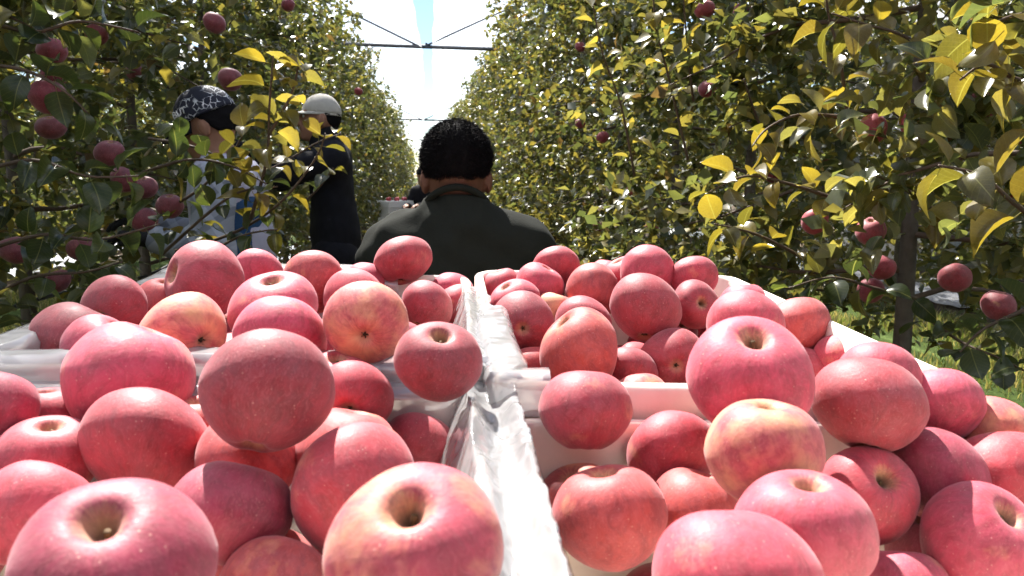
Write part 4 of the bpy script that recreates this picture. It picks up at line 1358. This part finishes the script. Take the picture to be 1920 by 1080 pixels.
cart = empty('cargo_tricycle'); cart.matrix_world = CM
tag(cart, 'cargo tricycle carrying the apple crates, its load bed hidden under them', 'cart')
for i in range(7):
    obj('deck_plank', bevelled('deck_plank', [box(-.46 + .153 * i, -.60, -.345, .148, 1.36, .03)], .004), M['wood'], cart)
for s in (-1, 1):
    obj('side_rail', bevelled('side_rail', [box(s * .555, -.60, -.33, .03, 1.38, .09)], .004), M['cart_paint'], cart)
    obj('chassis_beam', bevelled('chassis_beam', [box(s * .28, .0, -.41, .06, 2.7, .09)], .004), M['cart_paint'], cart)


def wheel(x, y, r_, z):
    w = empty('wheel'); w.parent = cart; w.location = (x, y, z); w.rotation_euler = (0, R(90), 0)
    V, Fc = [], []
    nu, nv = 40, 12
    for i in range(nu):
        a = 2 * math.pi * i / nu
        for j in range(nv):
            b = 2 * math.pi * j / nv
            q = r_ - .055 + .055 * math.cos(b)
            V.append(Vector((math.cos(a) * q, math.sin(a) * q, .055 * math.sin(b))))
    for i in range(nu):
        for j in range(nv):
            Fc.append((i * nv + j, ((i + 1) % nu) * nv + j, ((i + 1) % nu) * nv + (j + 1) % nv, i * nv + (j + 1) % nv))
    obj('tyre', mesh_np('tyre', V, Fc), M['rubber'], w)
    obj('rim', mesh_np('rim', *tube([(0, 0, -.04), (0, 0, .04)], r_ - .09, 24)), M['steel'], w)


for s in (-1, 1): wheel(s * .62, -.55, .29, -.875)
wheel(0, 1.75, .27, -.985)
obj('seat', bevelled('seat', [box(-.02, .62, -.70, .40, .36, .10)], .03, 3), M['black_plastic'], cart)
obj('seat_post', mesh_np('seat_post', *tube([(-.02, .62, -.95), (-.02, .62, -.75)], .04, 10)), M['steel'], cart)
obj('body_shell', bevelled('body_shell', [box(-.02, .70, -.88, .30, 1.0, .22)], .03, 3), M['cart_paint'], cart)
obj('handlebar', mesh_np('handlebar', *tube([(-.34, 1.02, -.27), (-.24, 1.08, -.27), (-.05, 1.28, -.30), (.02, 1.28, -.30), (.22, 1.08, -.27), (.32, 1.02, -.27)], .014, 8)), M['black_plastic'], cart)
obj('fork', mesh_np('fork', *tube([(-.015, 1.28, -.30), (-.01, 1.62, -.62), (0, 1.75, -.98)], .028, 8)), M['steel'], cart)


def crate(a0, a1, b0, b1, label, drop=0.0):
    H = .32
    cx, cy = (a0 + a1) / 2, (b0 + b1) / 2
    hw, hl = (a1 - a0) / 2, (b1 - b0) / 2
    t = .014
    def loop(off, rr):
        pts = []
        w, l = hw - off, hl - off
        for qx, qy, st in ((1, 1, 0), (-1, 1, 90), (-1, -1, 180), (1, -1, 270)):
            for k in range(7):
                an = R(st + 15 * k)
                pts.append((cx + qx * (w - rr) + rr * math.cos(an), cy + qy * (l - rr) + rr * math.sin(an)))
        return pts
    secs = [(.022, -H), (.010, -.20), (.010, -.050), (.0, -.046), (.0, -.006), (.003, -.002), (.008, 0), (t - .006, 0), (t - .002, -.002), (t, -.007), (t + .004, -.10), (t + .014, -H + .02)]
    V, Fc = [], []
    for off, z in secs:
        for p in loop(off, max(.008, .034 - off * .5)):
            wob = .0015 * math.sin(p[0] * 31 + p[1] * 23)
            V.append(Vector((p[0] + wob, p[1] + wob, z - drop + .0025 * math.sin(p[0] * 9 + p[1] * 7))))
    n = 28
    for i in range(len(secs) - 1):
        for k in range(n):
            Fc.append((i * n + k, i * n + (k + 1) % n, (i + 1) * n + (k + 1) % n, (i + 1) * n + k))
    Fc.append(tuple(range(n))[::-1])
    Fc.append(tuple(range((len(secs) - 1) * n, len(secs) * n)))
    o = obj('crate', mesh_np('crate', V, Fc), M['foam'])
    o.matrix_world = CM
    return tag(o, label, 'crate', 'pale foam apple crates on the cart')


CRATES = {'FL': (-.458, -.006, -.600, -.050), 'NL': (-.475, -.006, -1.205, -.606), 'FR': (0.002, .448, -.655, 0), 'NR': (.002, .478, -1.260, -.661)}
crate(*CRATES['FL'], 'cream foam crate of apples at far left, in front of the pickers')
crate(*CRATES['NL'], 'cream foam crate of apples at near left, cut by the picture\'s lower left', .022)
crate(*CRATES['FR'], 'white-rimmed foam crate of apples at far right, behind the driver')
crate(*CRATES['NR'], 'cream foam crate of apples at near right, cut by the lower right corner', .026)

from mathutils import noise as mnoise


def liner(a0, a1, b0, b1, s0, s1, label, seed, out=.06, inn=.14, amp=.010, drop=0.0, puff=None):
    """film draped over the rim along part s0..s1 of the loop (0 = far right corner, anticlockwise, 4 sides)"""
    cx, cy, hw, hl = (a0 + a1) / 2, (b0 + b1) / 2, (a1 - a0) / 2, (b1 - b0) / 2
    cor = [(hw, hl), (-hw, hl), (-hw, -hl), (hw, -hl)]
    per = int((s1 - s0) * 130)
    NT = 44
    V = []
    for i in range(per + 1):
        s = s0 + (s1 - s0) * i / per
        k = int(math.floor(s)) % 4; fr = s - math.floor(s)
        p = Vector(cor[k]) * (1 - fr) + Vector(cor[(k + 1) % 4]) * fr
        # inward normal, blended at corners
        nn = [Vector((0, -1)), Vector((1, 0)), Vector((0, 1)), Vector((-1, 0))]
        w = max(0, (fr - .9) / .1) * .5; w0 = max(0, (.1 - fr) / .1) * .5
        nv = (nn[k] * (1 - w - w0) + nn[(k + 1) % 4] * w + nn[(k - 1) % 4] * w0).normalized()
        ed = 1 + .35 * mnoise.noise(Vector((s * 4, seed, 0)))
        for j in range(NT + 1):
            t = j / NT
            u = -out * ed + (out * ed + .020 + inn * ed) * t      # arc length: <0 outside, 0..0.02 over rim, >0.02 inside
            if u < 0: off, z = -.005, u
            elif u < .020: off, z = u, .006
            else: off, z = .025 + (u - .02) * .10, -(u - .02)
            q = Vector((cx + p.x + nv.x * off, cy + p.y + nv.y * off, z - drop))
            al = abs(nv.x) > abs(nv.y)
            lo_, hi_ = 4.5, 26
            nsp = Vector((q.x * (hi_ if al else lo_), q.y * (lo_ if al else hi_), q.z * 22 + seed * 7.3))
            r1 = 1 - 2 * abs(mnoise.noise(nsp)); r2 = 1 - 2 * abs(mnoise.noise(nsp * 1.9 + Vector((3, 1, seed))))
            dsp = amp * (.75 * r1 + .45 * r2 + .25)
            pf = 1.0 if puff is None else puff(s)
            dirn = Vector((nv.x * (.7 if u > .01 else -.7), nv.y * (.7 if u > .01 else -.7), .75))
            V.append(q + dirn * dsp * pf + Vector((mnoise.noise(nsp * 1.7), mnoise.noise(nsp * 1.7 + Vector((5, 5, 5))), 0)) * amp * .6)
    n = NT + 1
    Fc = np.array([(i * n + j, (i + 1) * n + j, (i + 1) * n + j + 1, i * n + j + 1) for i in range(per) for j in range(NT)])
    o = obj('plastic_liner', mesh_np('plastic_liner', [list(v) for v in V], Fc), M['liner'])
    o.matrix_world = CM
    return tag(o, label, 'plastic film', 'clear film liners hanging over the crate rims')


# sides: 0-1 far, 1-2 left, 2-3 near, 3-4 right
liner(*CRATES['FL'], .25, 3.0, 'crinkled clear film lining the far left crate', 1, out=.03, amp=.006, puff=None)
liner(*CRATES['NL'], 0.0, 2.05, 'crinkled film over the left and back rims of the near left crate', 2, out=.02, amp=.006, drop=.022)
liner(*CRATES['FR'], 1.55, 2.10, 'crinkled film over the left rim of the far right crate', 3, out=.03, inn=.06, amp=.007, puff=lambda s: .6 + .7 * (s - 1.3))


def sheet(a0, a1, b0, b1, hf, label, seed, amp=.008, na=70, nb=190):
    """loose film lying over the two rims between left and right crates, gathered in lengthwise folds"""
    V = []
    for i in range(nb + 1):
        tb = i / nb
        w0 = .018 * mnoise.noise(Vector((tb * 6, seed, 1))) + .010 * mnoise.noise(Vector((tb * 19, seed, 2)))
        w1 = .022 * mnoise.noise(Vector((tb * 5, seed, 7))) + .010 * mnoise.noise(Vector((tb * 21, seed, 9)))
        for j in range(na + 1):
            ta = j / na
            aa = (a0 + w0) * (1 - ta) + (a1 + w1) * ta
            bb = b0 + (b1 - b0) * tb
            q = Vector((aa * 38 + .8 * mnoise.noise(Vector((bb * 9, aa * 20, seed))), bb * 4.2, seed * 3.7))
            r1 = 1 - 2 * abs(mnoise.noise(q)); q2 = Vector((aa * 60, bb * 17, seed + 9.1)); r2 = 1 - 2 * abs(mnoise.noise(q2))
            q3 = Vector((aa * 110, bb * 60, seed + 4.1)); r3 = 1 - 2 * abs(mnoise.noise(q3))
            V.append([aa, bb, hf(aa, bb) + amp * (r1 + .45 * r2 + .22 * r3 + .6)])
    n = na + 1
    Fc = np.array([(i * n + j, i * n + j + 1, (i + 1) * n + j + 1, (i + 1) * n + j) for i in range(nb) for j in range(na)])
    o = obj('plastic_liner', mesh_np('plastic_liner', V, Fc), M['liner'])
    o.matrix_world = CM
    return tag(o, label, 'plastic film', 'clear film liners hanging over the crate rims')


def hf_near(a, b):
    if a < -.022: return -.018 - (-.022 - a) * 2.6
    if a < .020: return -.014 - .004 * math.cos(a / .02 * 3.1)
    return -.022 - (a - .020) * 2.8


def hf_far(a, b):
    if a < -.020: return -.002 - (-.020 - a) * 2.6
    if a < .016: return .002 - .003 * math.cos(a / .018 * 3.1)
    return -.001 - (a - .016) * 3.0


sheet(-.060, .040, -1.24, -.60, hf_near, 'thick bunched shiny film running down the middle between near crates', 5, .008)
sheet(-.034, .012, -.62, -.20, hf_far, 'strip of white film over the seam between the two far crates', 6, .003, 50, 170)

# ------------------------------------------------------------------ apples
def apple_mesh(seed, hgt, lob, tilt, cav):
    g = np.random.default_rng(seed)
    nu, nv = 44, 17
    rings = []
    def top(q):
        return .47 * hgt * np.maximum(0, 1 - (q / .5) ** 2.5) ** .50 - .035 * np.exp(-(q / .20) ** 2) - cav * np.exp(-(q / .072) ** 1.6)
    def bot(q):
        return -.45 * hgt * np.maximum(0, 1 - (q / .5) ** 2.1) ** .56 + .10 * np.exp(-(q / .10) ** 2)
    rt = [.5 * math.sin(x) for x in np.linspace(0, math.pi / 2, nv + 1)]
    rt = [0, .012, .03, .05, .07, .09, .11, .135, .165] + [r_ for r_ in rt if r_ > .19]
    prof = [(q, float(top(np.array(q)))) for q in rt]
    rb = [0, .02, .045, .07, .10, .135] + [r_ for r_ in [.5 * math.sin(x) for x in np.linspace(0, math.pi / 2, nv)] if r_ > .16]
    prof += [(q, float(bot(np.array(q)))) for q in rb[::-1][1:]]
    V, Fc = [], []
    ph = g.uniform(0, 6.28, 4)
    for (q, z) in prof[1:-1]:
        fz = max(0, -z / .45)
        for k in range(nu):
            a = 2 * math.pi * k / nu
            sc = 1 + lob * (math.cos(5 * a + ph[0]) * fz * .9 + .8 * math.cos(2 * a + ph[1]) + .5 * math.cos(3 * a + ph[2]))
            qq = q * sc * (1 - .10 * fz)
            V.append((qq * math.cos(a), qq * math.sin(a), z * (1 + .5 * lob * math.cos(a + ph[3])) + tilt * q * math.cos(a + ph[3]) + lob * .35 * (q / .5) * math.cos(5 * a + ph[0]) * (1 if z < 0 else .3)))
    n = len(prof) - 2
    V.append((0, 0, prof[0][1])); V.append((0, 0, prof[-1][1]))
    for i in range(n - 1):
        for k in range(nu):
            Fc.append((i * nu + k, (i + 1) * nu + k, (i + 1) * nu + (k + 1) % nu, i * nu + (k + 1) % nu))
    for k in range(nu):
        Fc.append((n * nu, k, (k + 1) % nu))
        Fc.append((n * nu + 1, (n - 1) * nu + (k + 1) % nu, (n - 1) * nu + k))
    V = np.array(V); V[:, :2] /= (np.ptp(V[:, 0]) + np.ptp(V[:, 1])) / 2
    me = mesh_np('apple', V, Fc)
    me.materials.append(M['apple'])
    return me, prof[0][1], prof[-1][1]


AM = [apple_mesh(*a) for a in ((1, .96, .022, .07, .20), (2, 1.02, .034, .13, .22), (3, .93, .026, -.10, .19), (4, 1.06, .040, .18, .21), (5, .98, .030, .05, .24), (6, 1.0, .048, .10, .22), (7, .90, .032, .16, .20))]
sv_, sf_ = tube([(0, 0, -.02), (.010, 0, .06), (.028, .006, .145)], [.017, .013, .019], 7)
STEM = mesh_np('stem', sv_, sf_); STEM.materials.append(M['stem'])
V, Fc = [], []
for k in range(5):
    a = 2 * math.pi * k / 5
    o_ = len(V)
    V += [Vector((.028 * math.cos(a - .5), .028 * math.sin(a - .5), .0)), Vector((.028 * math.cos(a + .5), .028 * math.sin(a + .5), .0)), Vector((.048 * math.cos(a + .1), .048 * math.sin(a + .1), -.030)), Vector((.010 * math.cos(a), .010 * math.sin(a), -.036))]
    Fc += [(o_, o_ + 1, o_ + 2), (o_, o_ + 2, o_ + 3)]
CALYX = mesh_np('calyx', *merge((V, Fc), tube([(0, 0, .03), (0, 0, -.012)], [.026, .020], 8))); CALYX.materials.append(M['calyx'])

# colour of the blush; alpha = share of yellow ground colour
ACOL = {'r': ((.42, .014, .029), .23), 'd': ((.29, .006, .015), .18), 'o': ((.48, .042, .030), .25), 'p': ((.52, .040, .072), .26), 'y': ((.56, .105, .080), .40), 'u': ((.31, .010, .038), .17)}


def put_apple(p, D, ax, ck, label, group, g, cat='apple', dark=1.0):
    vi = int(g.integers(0, len(AM)))
    me, zt, zb = AM[vi]
    o = bpy.data.objects.new('apple', me)
    q = Vector(ax).to_track_quat('Z', 'Y').to_matrix() @ Matrix.Rotation(g.uniform(0, 6.28), 3, 'Z')
    o.matrix_world = Matrix.Translation(Vector(p)) @ q.to_4x4() @ Matrix.Diagonal((D, D, D, 1))
    c, al = ACOL[ck]
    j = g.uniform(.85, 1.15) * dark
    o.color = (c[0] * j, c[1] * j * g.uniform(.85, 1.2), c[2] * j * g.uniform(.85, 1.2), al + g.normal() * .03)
    link(o)
    tag(o, label, cat, group)
    s = bpy.data.objects.new('stem', STEM); s.location = (0, 0, zt); link(s, o)
    c_ = bpy.data.objects.new('calyx', CALYX); c_.location = (0, 0, zb - .004); link(c_, o)
    return o


g = np.random.default_rng(41)
for x, y, z, D, ax, ay, az, ck, lab in APPLES:
    put_apple((x, y, z), D, (ax, ay, az), ck, lab, 'apples heaped in the crates', g)
CN = ('far left', 'near left', 'far right', 'near right')
for x, y, z, D, ci in FILL:
    v = g.normal(size=3)
    put_apple((x, y, z), D, v, 'rdopu'[int(g.integers(0, 5))], 'apple buried in the shade under others in the %s crate' % CN[ci], 'buried apples in the %s crate' % CN[ci], g)

# apples still hanging on the trees: px, py, apparent width, colour, label
HANG = [
(97, 97, 54, 'r', 'topmost of four hanging apples in a column at the left edge'),
(102, 141, 46, 'd', 'second from top of the hanging column at the left edge'),
(92, 184, 66, 'p', 'large pale pink apple, third in the hanging column at the left edge'),
(96, 240, 54, 'd', 'lowest of four hanging apples in a column at the left edge'),
(181, 66, 42, 'o', 'orange-red hanging apple beside a trunk, upper left'),
(252, 136, 34, 'd', 'dim hanging apple left of and above the patterned cap'),
(402, 44, 42, 'r', 'hanging apple high above the patterned cap'),
(432, 150, 46, 'd', 'dark hanging apple right beside the patterned cap'),
(205, 288, 52, 'u', 'shaded purple hanging apple left of the capped person, below head height'),
(232, 338, 50, 'u', 'shaded hanging apple just below the purple one, left side'),
(272, 352, 46, 'd', 'dark hanging apple left of the capped person\'s shoulder'),
(318, 388, 50, 'd', 'dark hanging apple just above the black glove'),
(268, 412, 52, 'u', 'purple hanging apple left of the black glove'),
(154, 468, 50, 'd', 'low dark hanging apple above the far left crate corner'),
(108, 528, 50, 'd', 'lowest dark hanging apple over the drip hose at left'),
(30, 470, 56, 'u', 'shaded hanging apple at the left picture edge'),
(540, 10, 26, 'r', 'small hanging apple at the top edge, above the beige hat'),
(1635, 244, 55, 'r', 'left one of two red apples hanging side by side, right side'),
(1714, 238, 57, 'r', 'right one of two red apples hanging side by side beside the trunk'),
(1528, 416, 52, 'r', 'hanging apple with sunlit top in the middle right foliage'),
(1632, 435, 56, 'd', 'dark red hanging apple right of the sunlit one'),
(1652, 502, 52, 'r', 'hanging apple with sun patch, left of the bare trunk'),
(1632, 546, 50, 'd', 'dark hanging apple low beside the bare trunk'),
(1792, 522, 58, 'd', 'round crimson apple hanging right of the bare trunk'),
(1872, 574, 62, 'd', 'shaded hanging apple low at the right picture edge'),
(1320, 18, 40, 'd', 'hanging apple near the top edge right of the yellow shoots'),
(1392, 25, 36, 'd', 'dim hanging apple at the top edge, in the right foliage'),
(1850, 192, 60, 'd', 'dark apple behind yellow leaves near the upper right edge'),
(1900, 278, 44, 'd', 'dark apple hanging at the right picture edge, mid height'),
(1904, 352, 50, 'r', 'red apple behind big leaves at the right picture edge'),
(1185, 358, 24, 'r', 'small red hanging apple right of the driver\'s shoulder'),
(1222, 426, 26, 'd', 'small dark hanging apple low in the right foliage'),
(1325, 168, 34, 'd', 'dark hanging apple left of the lone bright yellow shoot'),
(1226, 202, 18, 'r', 'tiny bright red apple among the yellow shoots'),
(1130, 258, 24, 'd', 'small dark apple below the yellow shoots'),
(1088, 232, 20, 'u', 'tiny purple apple left below the yellow shoots'),
(1088, 88, 20, 'd', 'tiny dark apple in the upper right-row foliage'),
(1152, 32, 18, 'p', 'tiny pale apple beside the topmost yellow shoot'),
(1122, 425, 22, 'd', 'small apple low behind the driver\'s right shoulder'),
(672, 172, 16, 'd', 'tiny apple in the far left-row foliage right of the beige hat'),
(1448, 330, 30, 'd', 'shaded apple deep in the middle right foliage'),
(1560, 300, 32, 'd', 'shaded apple below the side-by-side pair, right foliage'),
]
g = np.random.default_rng(43)
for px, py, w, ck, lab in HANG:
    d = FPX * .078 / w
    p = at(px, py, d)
    put_apple(p, .078, (g.normal() * .25, g.normal() * .25, 1), ck, lab, 'apples hanging on the trees', g, dark=.42 if px < 560 else .8)  # darker base colour paints in the foliage shade, deepest on the left row

# ------------------------------------------------------------------ leafy shoots near the camera, each a limb with its own leaves
def shoot(root, pts, n, size, cols, seed, up=.35):
    g = np.random.default_rng(seed)
    base = root.location
    W = [at(*p) for p in pts]
    # smooth resample
    Q = []
    for i in range(len(W) - 1):
        for k in range(5):
            t = k / 5
            p0, p1, p2, p3 = W[max(i - 1, 0)], W[i], W[i + 1], W[min(i + 2, len(W) - 1)]
            Q.append(.5 * ((2 * p1) + (-p0 + p2) * t + (2 * p0 - 5 * p1 + 4 * p2 - p3) * t * t + (-p0 + 3 * p1 - 3 * p2 + p3) * t ** 3))
    Q.append(W[-1])
    m = len(Q)
    obj('shoot', mesh_np('shoot', *tube([q - base for q in Q], [.0052 * (1 - .65 * i / m) for i in range(m)], 6)), M['twig'], root)
    for i in range(n):
        t = (i + .5) / n * .97 + .03
        k = min(m - 2, int(t * (m - 1))); fr = t * (m - 1) - k
        p = Q[k].lerp(Q[k + 1], fr)
        tg = (Q[k + 1] - Q[k]).normalized()
        az = i * 2.4 + g.normal() * .3
        a = tg.orthogonal().normalized(); b = tg.cross(a)
        out = (a * math.cos(az) + b * math.sin(az))
        dr = out + tg * g.uniform(.1, .6) + Vector((0, 0, g.uniform(-.35, .25)))
        nr = Vector((g.normal() * .4, g.normal() * .4 + .1, 1.0)) + out * -.2
        c = np.array(cols[int(g.integers(0, len(cols)))]) * g.uniform(.8, 1.2)
        leaf_object(root, base, p, list(dr), list(nr), size * g.uniform(.75, 1.15), c, g)


YB = [(.22, .180, .045), (.18, .155, .045), (.14, .127, .040)]
YO = [(.145, .120, .022), (.18, .14, .024), (.10, .092, .020), (.125, .095, .022)]
GR = [(.035, .055, .018), (.05, .07, .02), (.028, .042, .016)]
T1, T2, T3 = NEAR_R[0], NEAR_R[1], NEAR_R[2]
U1, U2, U3 = NEAR_L[0], NEAR_L[1], NEAR_L[2]
shoot(T3, [(1190, 330, 3.0), (1165, 200, 2.9), (1130, 100, 2.8), (1112, 10, 2.7)], 17, .088, YB, 1)
shoot(T3, [(1290, 300, 2.9), (1255, 150, 2.8), (1232, 60, 2.7), (1222, -30, 2.65)], 16, .085, YB, 2)
shoot(T3, [(1300, 190, 2.9), (1290, 100, 2.8), (1280, -20, 2.7)], 9, .085, YO, 3)
shoot(T3, [(1430, 250, 2.7), (1408, 190, 2.6), (1395, 148, 2.55)], 7, .070, YB, 4)
shoot(T2, [(1590, 225, 2.1), (1575, 110, 2.0), (1552, 20, 1.95), (1550, -40, 1.9)], 13, .092, YO, 5)
shoot(T2, [(1770, 130, 1.9), (1700, 70, 1.85), (1620, 45, 1.8), (1560, 25, 1.78)], 12, .095, YO, 6)
shoot(T2, [(1590, 220, 2.1), (1500, 215, 2.05), (1440, 240, 2.0), (1410, 275, 1.95)], 12, .085, YO, 7)
shoot(T2, [(1560, 370, 2.1), (1480, 345, 2.0), (1400, 330, 1.95), (1330, 360, 1.9)], 13, .085, YO, 8)
shoot(T2, [(1760, 400, 1.9), (1690, 350, 1.8), (1640, 330, 1.75)], 8, .090, YO, 9)
shoot(T1, [(1980, 440, 1.35), (1900, 380, 1.3), (1840, 330, 1.27), (1760, 310, 1.25)], 11, .092, YO, 10)
shoot(T1, [(1990, 150, 1.35), (1910, 150, 1.32), (1850, 120, 1.3), (1800, 150, 1.3)], 10, .092, YO, 11)
shoot(T1, [(1990, 20, 1.4), (1900, 30, 1.38), (1830, 60, 1.36)], 8, .09, YO, 12)
shoot(T2, [(1500, 480, 2.2), (1420, 440, 2.1), (1340, 420, 2.0)], 10, .085, YO, 13)
shoot(T2, [(1720, 560, 2.25), (1640, 540, 2.1), (1560, 520, 2.0), (1480, 540, 1.95)], 13, .085, GR + YO[2:3], 14)
shoot(T2, [(1730, 590, 2.25), (1800, 640, 2.1), (1870, 670, 2.0), (1930, 700, 1.9)], 12, .085, GR, 15)
shoot(T1, [(1970, 560, 1.6), (1900, 590, 1.6), (1840, 620, 1.6), (1800, 660, 1.6)], 9, .085, GR, 16)
# left: the bright spray in front of the pickers and the dark branches at the edge
shoot(U2, [(330, 470, 2.35), (430, 440, 2.2), (520, 385, 2.1), (590, 300, 2.05), (610, 250, 2.0)], 10, .085, YO, 20)
shoot(U2, [(470, 410, 2.1), (500, 300, 2.0), (505, 200, 1.95), (512, 105, 1.9)], 19, .088, YB[1:] + YO[:2], 21)
shoot(U2, [(505, 250, 1.97), (545, 180, 1.95), (560, 120, 1.93)], 8, .078, YB, 22)
shoot(U2, [(250, 330, 2.2), (350, 300, 2.1), (430, 310, 2.05), (500, 345, 2.0)], 14, .085, YO[2:] + GR, 23)
shoot(U2, [(300, 480, 2.3), (390, 400, 2.15), (450, 360, 2.05), (520, 350, 2.0)], 10, .080, YO[2:] + GR, 24)
shoot(U2, [(300, 400, 2.3), (380, 350, 2.2), (440, 280, 2.12), (470, 220, 2.05)], 14, .080, YO + GR, 31)
shoot(U2, [(330, 520, 2.3), (400, 470, 2.2), (460, 440, 2.1), (520, 430, 2.05)], 13, .080, GR + YO[2:], 32)
shoot(U2, [(280, 260, 2.3), (340, 270, 2.2), (400, 290, 2.15), (440, 340, 2.1)], 12, .078, GR + YO[2:], 33)
shoot(U3, [(480, 330, 3.1), (540, 300, 3.0), (590, 270, 2.95), (640, 250, 2.9)], 12, .075, YO, 34)
shoot(U3, [(570, 380, 3.0), (600, 350, 2.9), (625, 315, 2.85)], 6, .070, GR + YO[2:3], 25)
shoot(U1, [(-60, 330, 1.75), (60, 300, 1.7), (160, 330, 1.7), (260, 330, 1.75)], 14, .085, GR, 26)
shoot(U1, [(-60, 480, 1.8), (80, 440, 1.75), (180, 450, 1.75), (300, 420, 1.8)], 14, .085, GR, 27)
shoot(U1, [(-60, 120, 1.7), (40, 130, 1.65), (120, 170, 1.65), (180, 230, 1.7)], 13, .085, GR, 28)
shoot(U1, [(-60, 30, 1.7), (60, 60, 1.68), (150, 40, 1.7), (260, 60, 1.75)], 12, .085, GR + YO[2:3], 29)
shoot(U1, [(-40, 570, 1.9), (60, 520, 1.85), (160, 510, 1.85), (230, 490, 1.9)], 11, .085, GR, 30)

# ------------------------------------------------------------------ people and the things by them
dr = make_driver(); p = at(856, 330, 1.86); dr.location = (p.x, p.y, 0); dr.rotation_euler = (0, 0, R(-2))
cw = make_capped_worker(); p = at(432, 330, 2.85); cw.location = (p.x, p.y, 0); cw.rotation_euler = (0, 0, R(86))
bw = make_black_worker(); p = at(622, 330, 4.05); bw.location = (p.x, p.y, 0); bw.rotation_euler = (0, 0, R(100)); bw.scale = (1.04, 1.04, 1.03)
fp = make_far_person(); p = at(797, 330, 11.0); fp.location = (p.x, p.y, .14); fp.rotation_euler = (0, 0, R(150))


def small_crate(loc, rz, label, tint=None, sx=.42, sy=.32, sz=.24):
    V, Fc = [], []
    def ring(o_, z): return [Vector((s * (sx / 2 - o_), t * (sy / 2 - o_), z)) for s, t in ((1, 1), (-1, 1), (-1, -1), (1, -1))]
    secs = [(.02, 0), (.006, sz * .6), (.0, sz * .62), (.0, sz - .004), (.004, sz), (.022, sz), (.025, sz - .006), (.04, .02)]
    for o_, z in secs: V += ring(o_, z)
    for i in range(len(secs) - 1):
        for k in range(4): Fc.append((i * 4 + k, i * 4 + (k + 1) % 4, i * 4 + 4 + (k + 1) % 4, i * 4 + 4 + k))
    Fc.append((3, 2, 1, 0)); n4 = (len(secs) - 1) * 4; Fc.append((n4, n4 + 1, n4 + 2, n4 + 3))
    o = obj('crate', mesh_np('crate', V, Fc, False), M['white_plastic']); o.location = loc; o.rotation_euler = (0, 0, rz)
    return tag(o, label, 'crate', 'white crates standing in the alley')


M['white_plastic'] = simple('white_plastic', (.74, .74, .76), .55, .08, 20, .15, .003)
p = at(742, 372, 11.0)
for k in range(4):
    small_crate((p.x, p.y, .03 + k * .245), R(12 + 7 * k), ('bottom', 'second lowest', 'second highest', 'top')[k] + ' white crate of the stack far down the alley, left of the driver')
g = np.random.default_rng(50)
for k, (dx, dy) in enumerate(((-.10, .02), (.02, -.05), (.12, .04))):
    put_apple((p.x + dx, p.y + dy, .03 + 4 * .245 + .01), .08, (0, 0, 1), 'r', ('leftmost', 'middle', 'rightmost')[k] + ' red apple on top of the far white crate stack', 'apples on the far crate stack', g)
p = at(548, 478, 4.6)
small_crate((p.x, p.y, .03), R(20), 'lower white crate on the ground left of the person in black')
small_crate((p.x + .01, p.y, .275), R(28), 'middle white crate beside the person in black')
small_crate((p.x, p.y + .01, .52), R(22), 'upper white crate left of the person in black, between the two pickers')
p = at(165, 560, 3.6)
small_crate((p.x, p.y, .03), R(-15), 'white crate on the grass behind the far left crate corner')
small_crate((p.x, p.y, .275), R(-10), 'white crate stacked upon another on the grass at left')
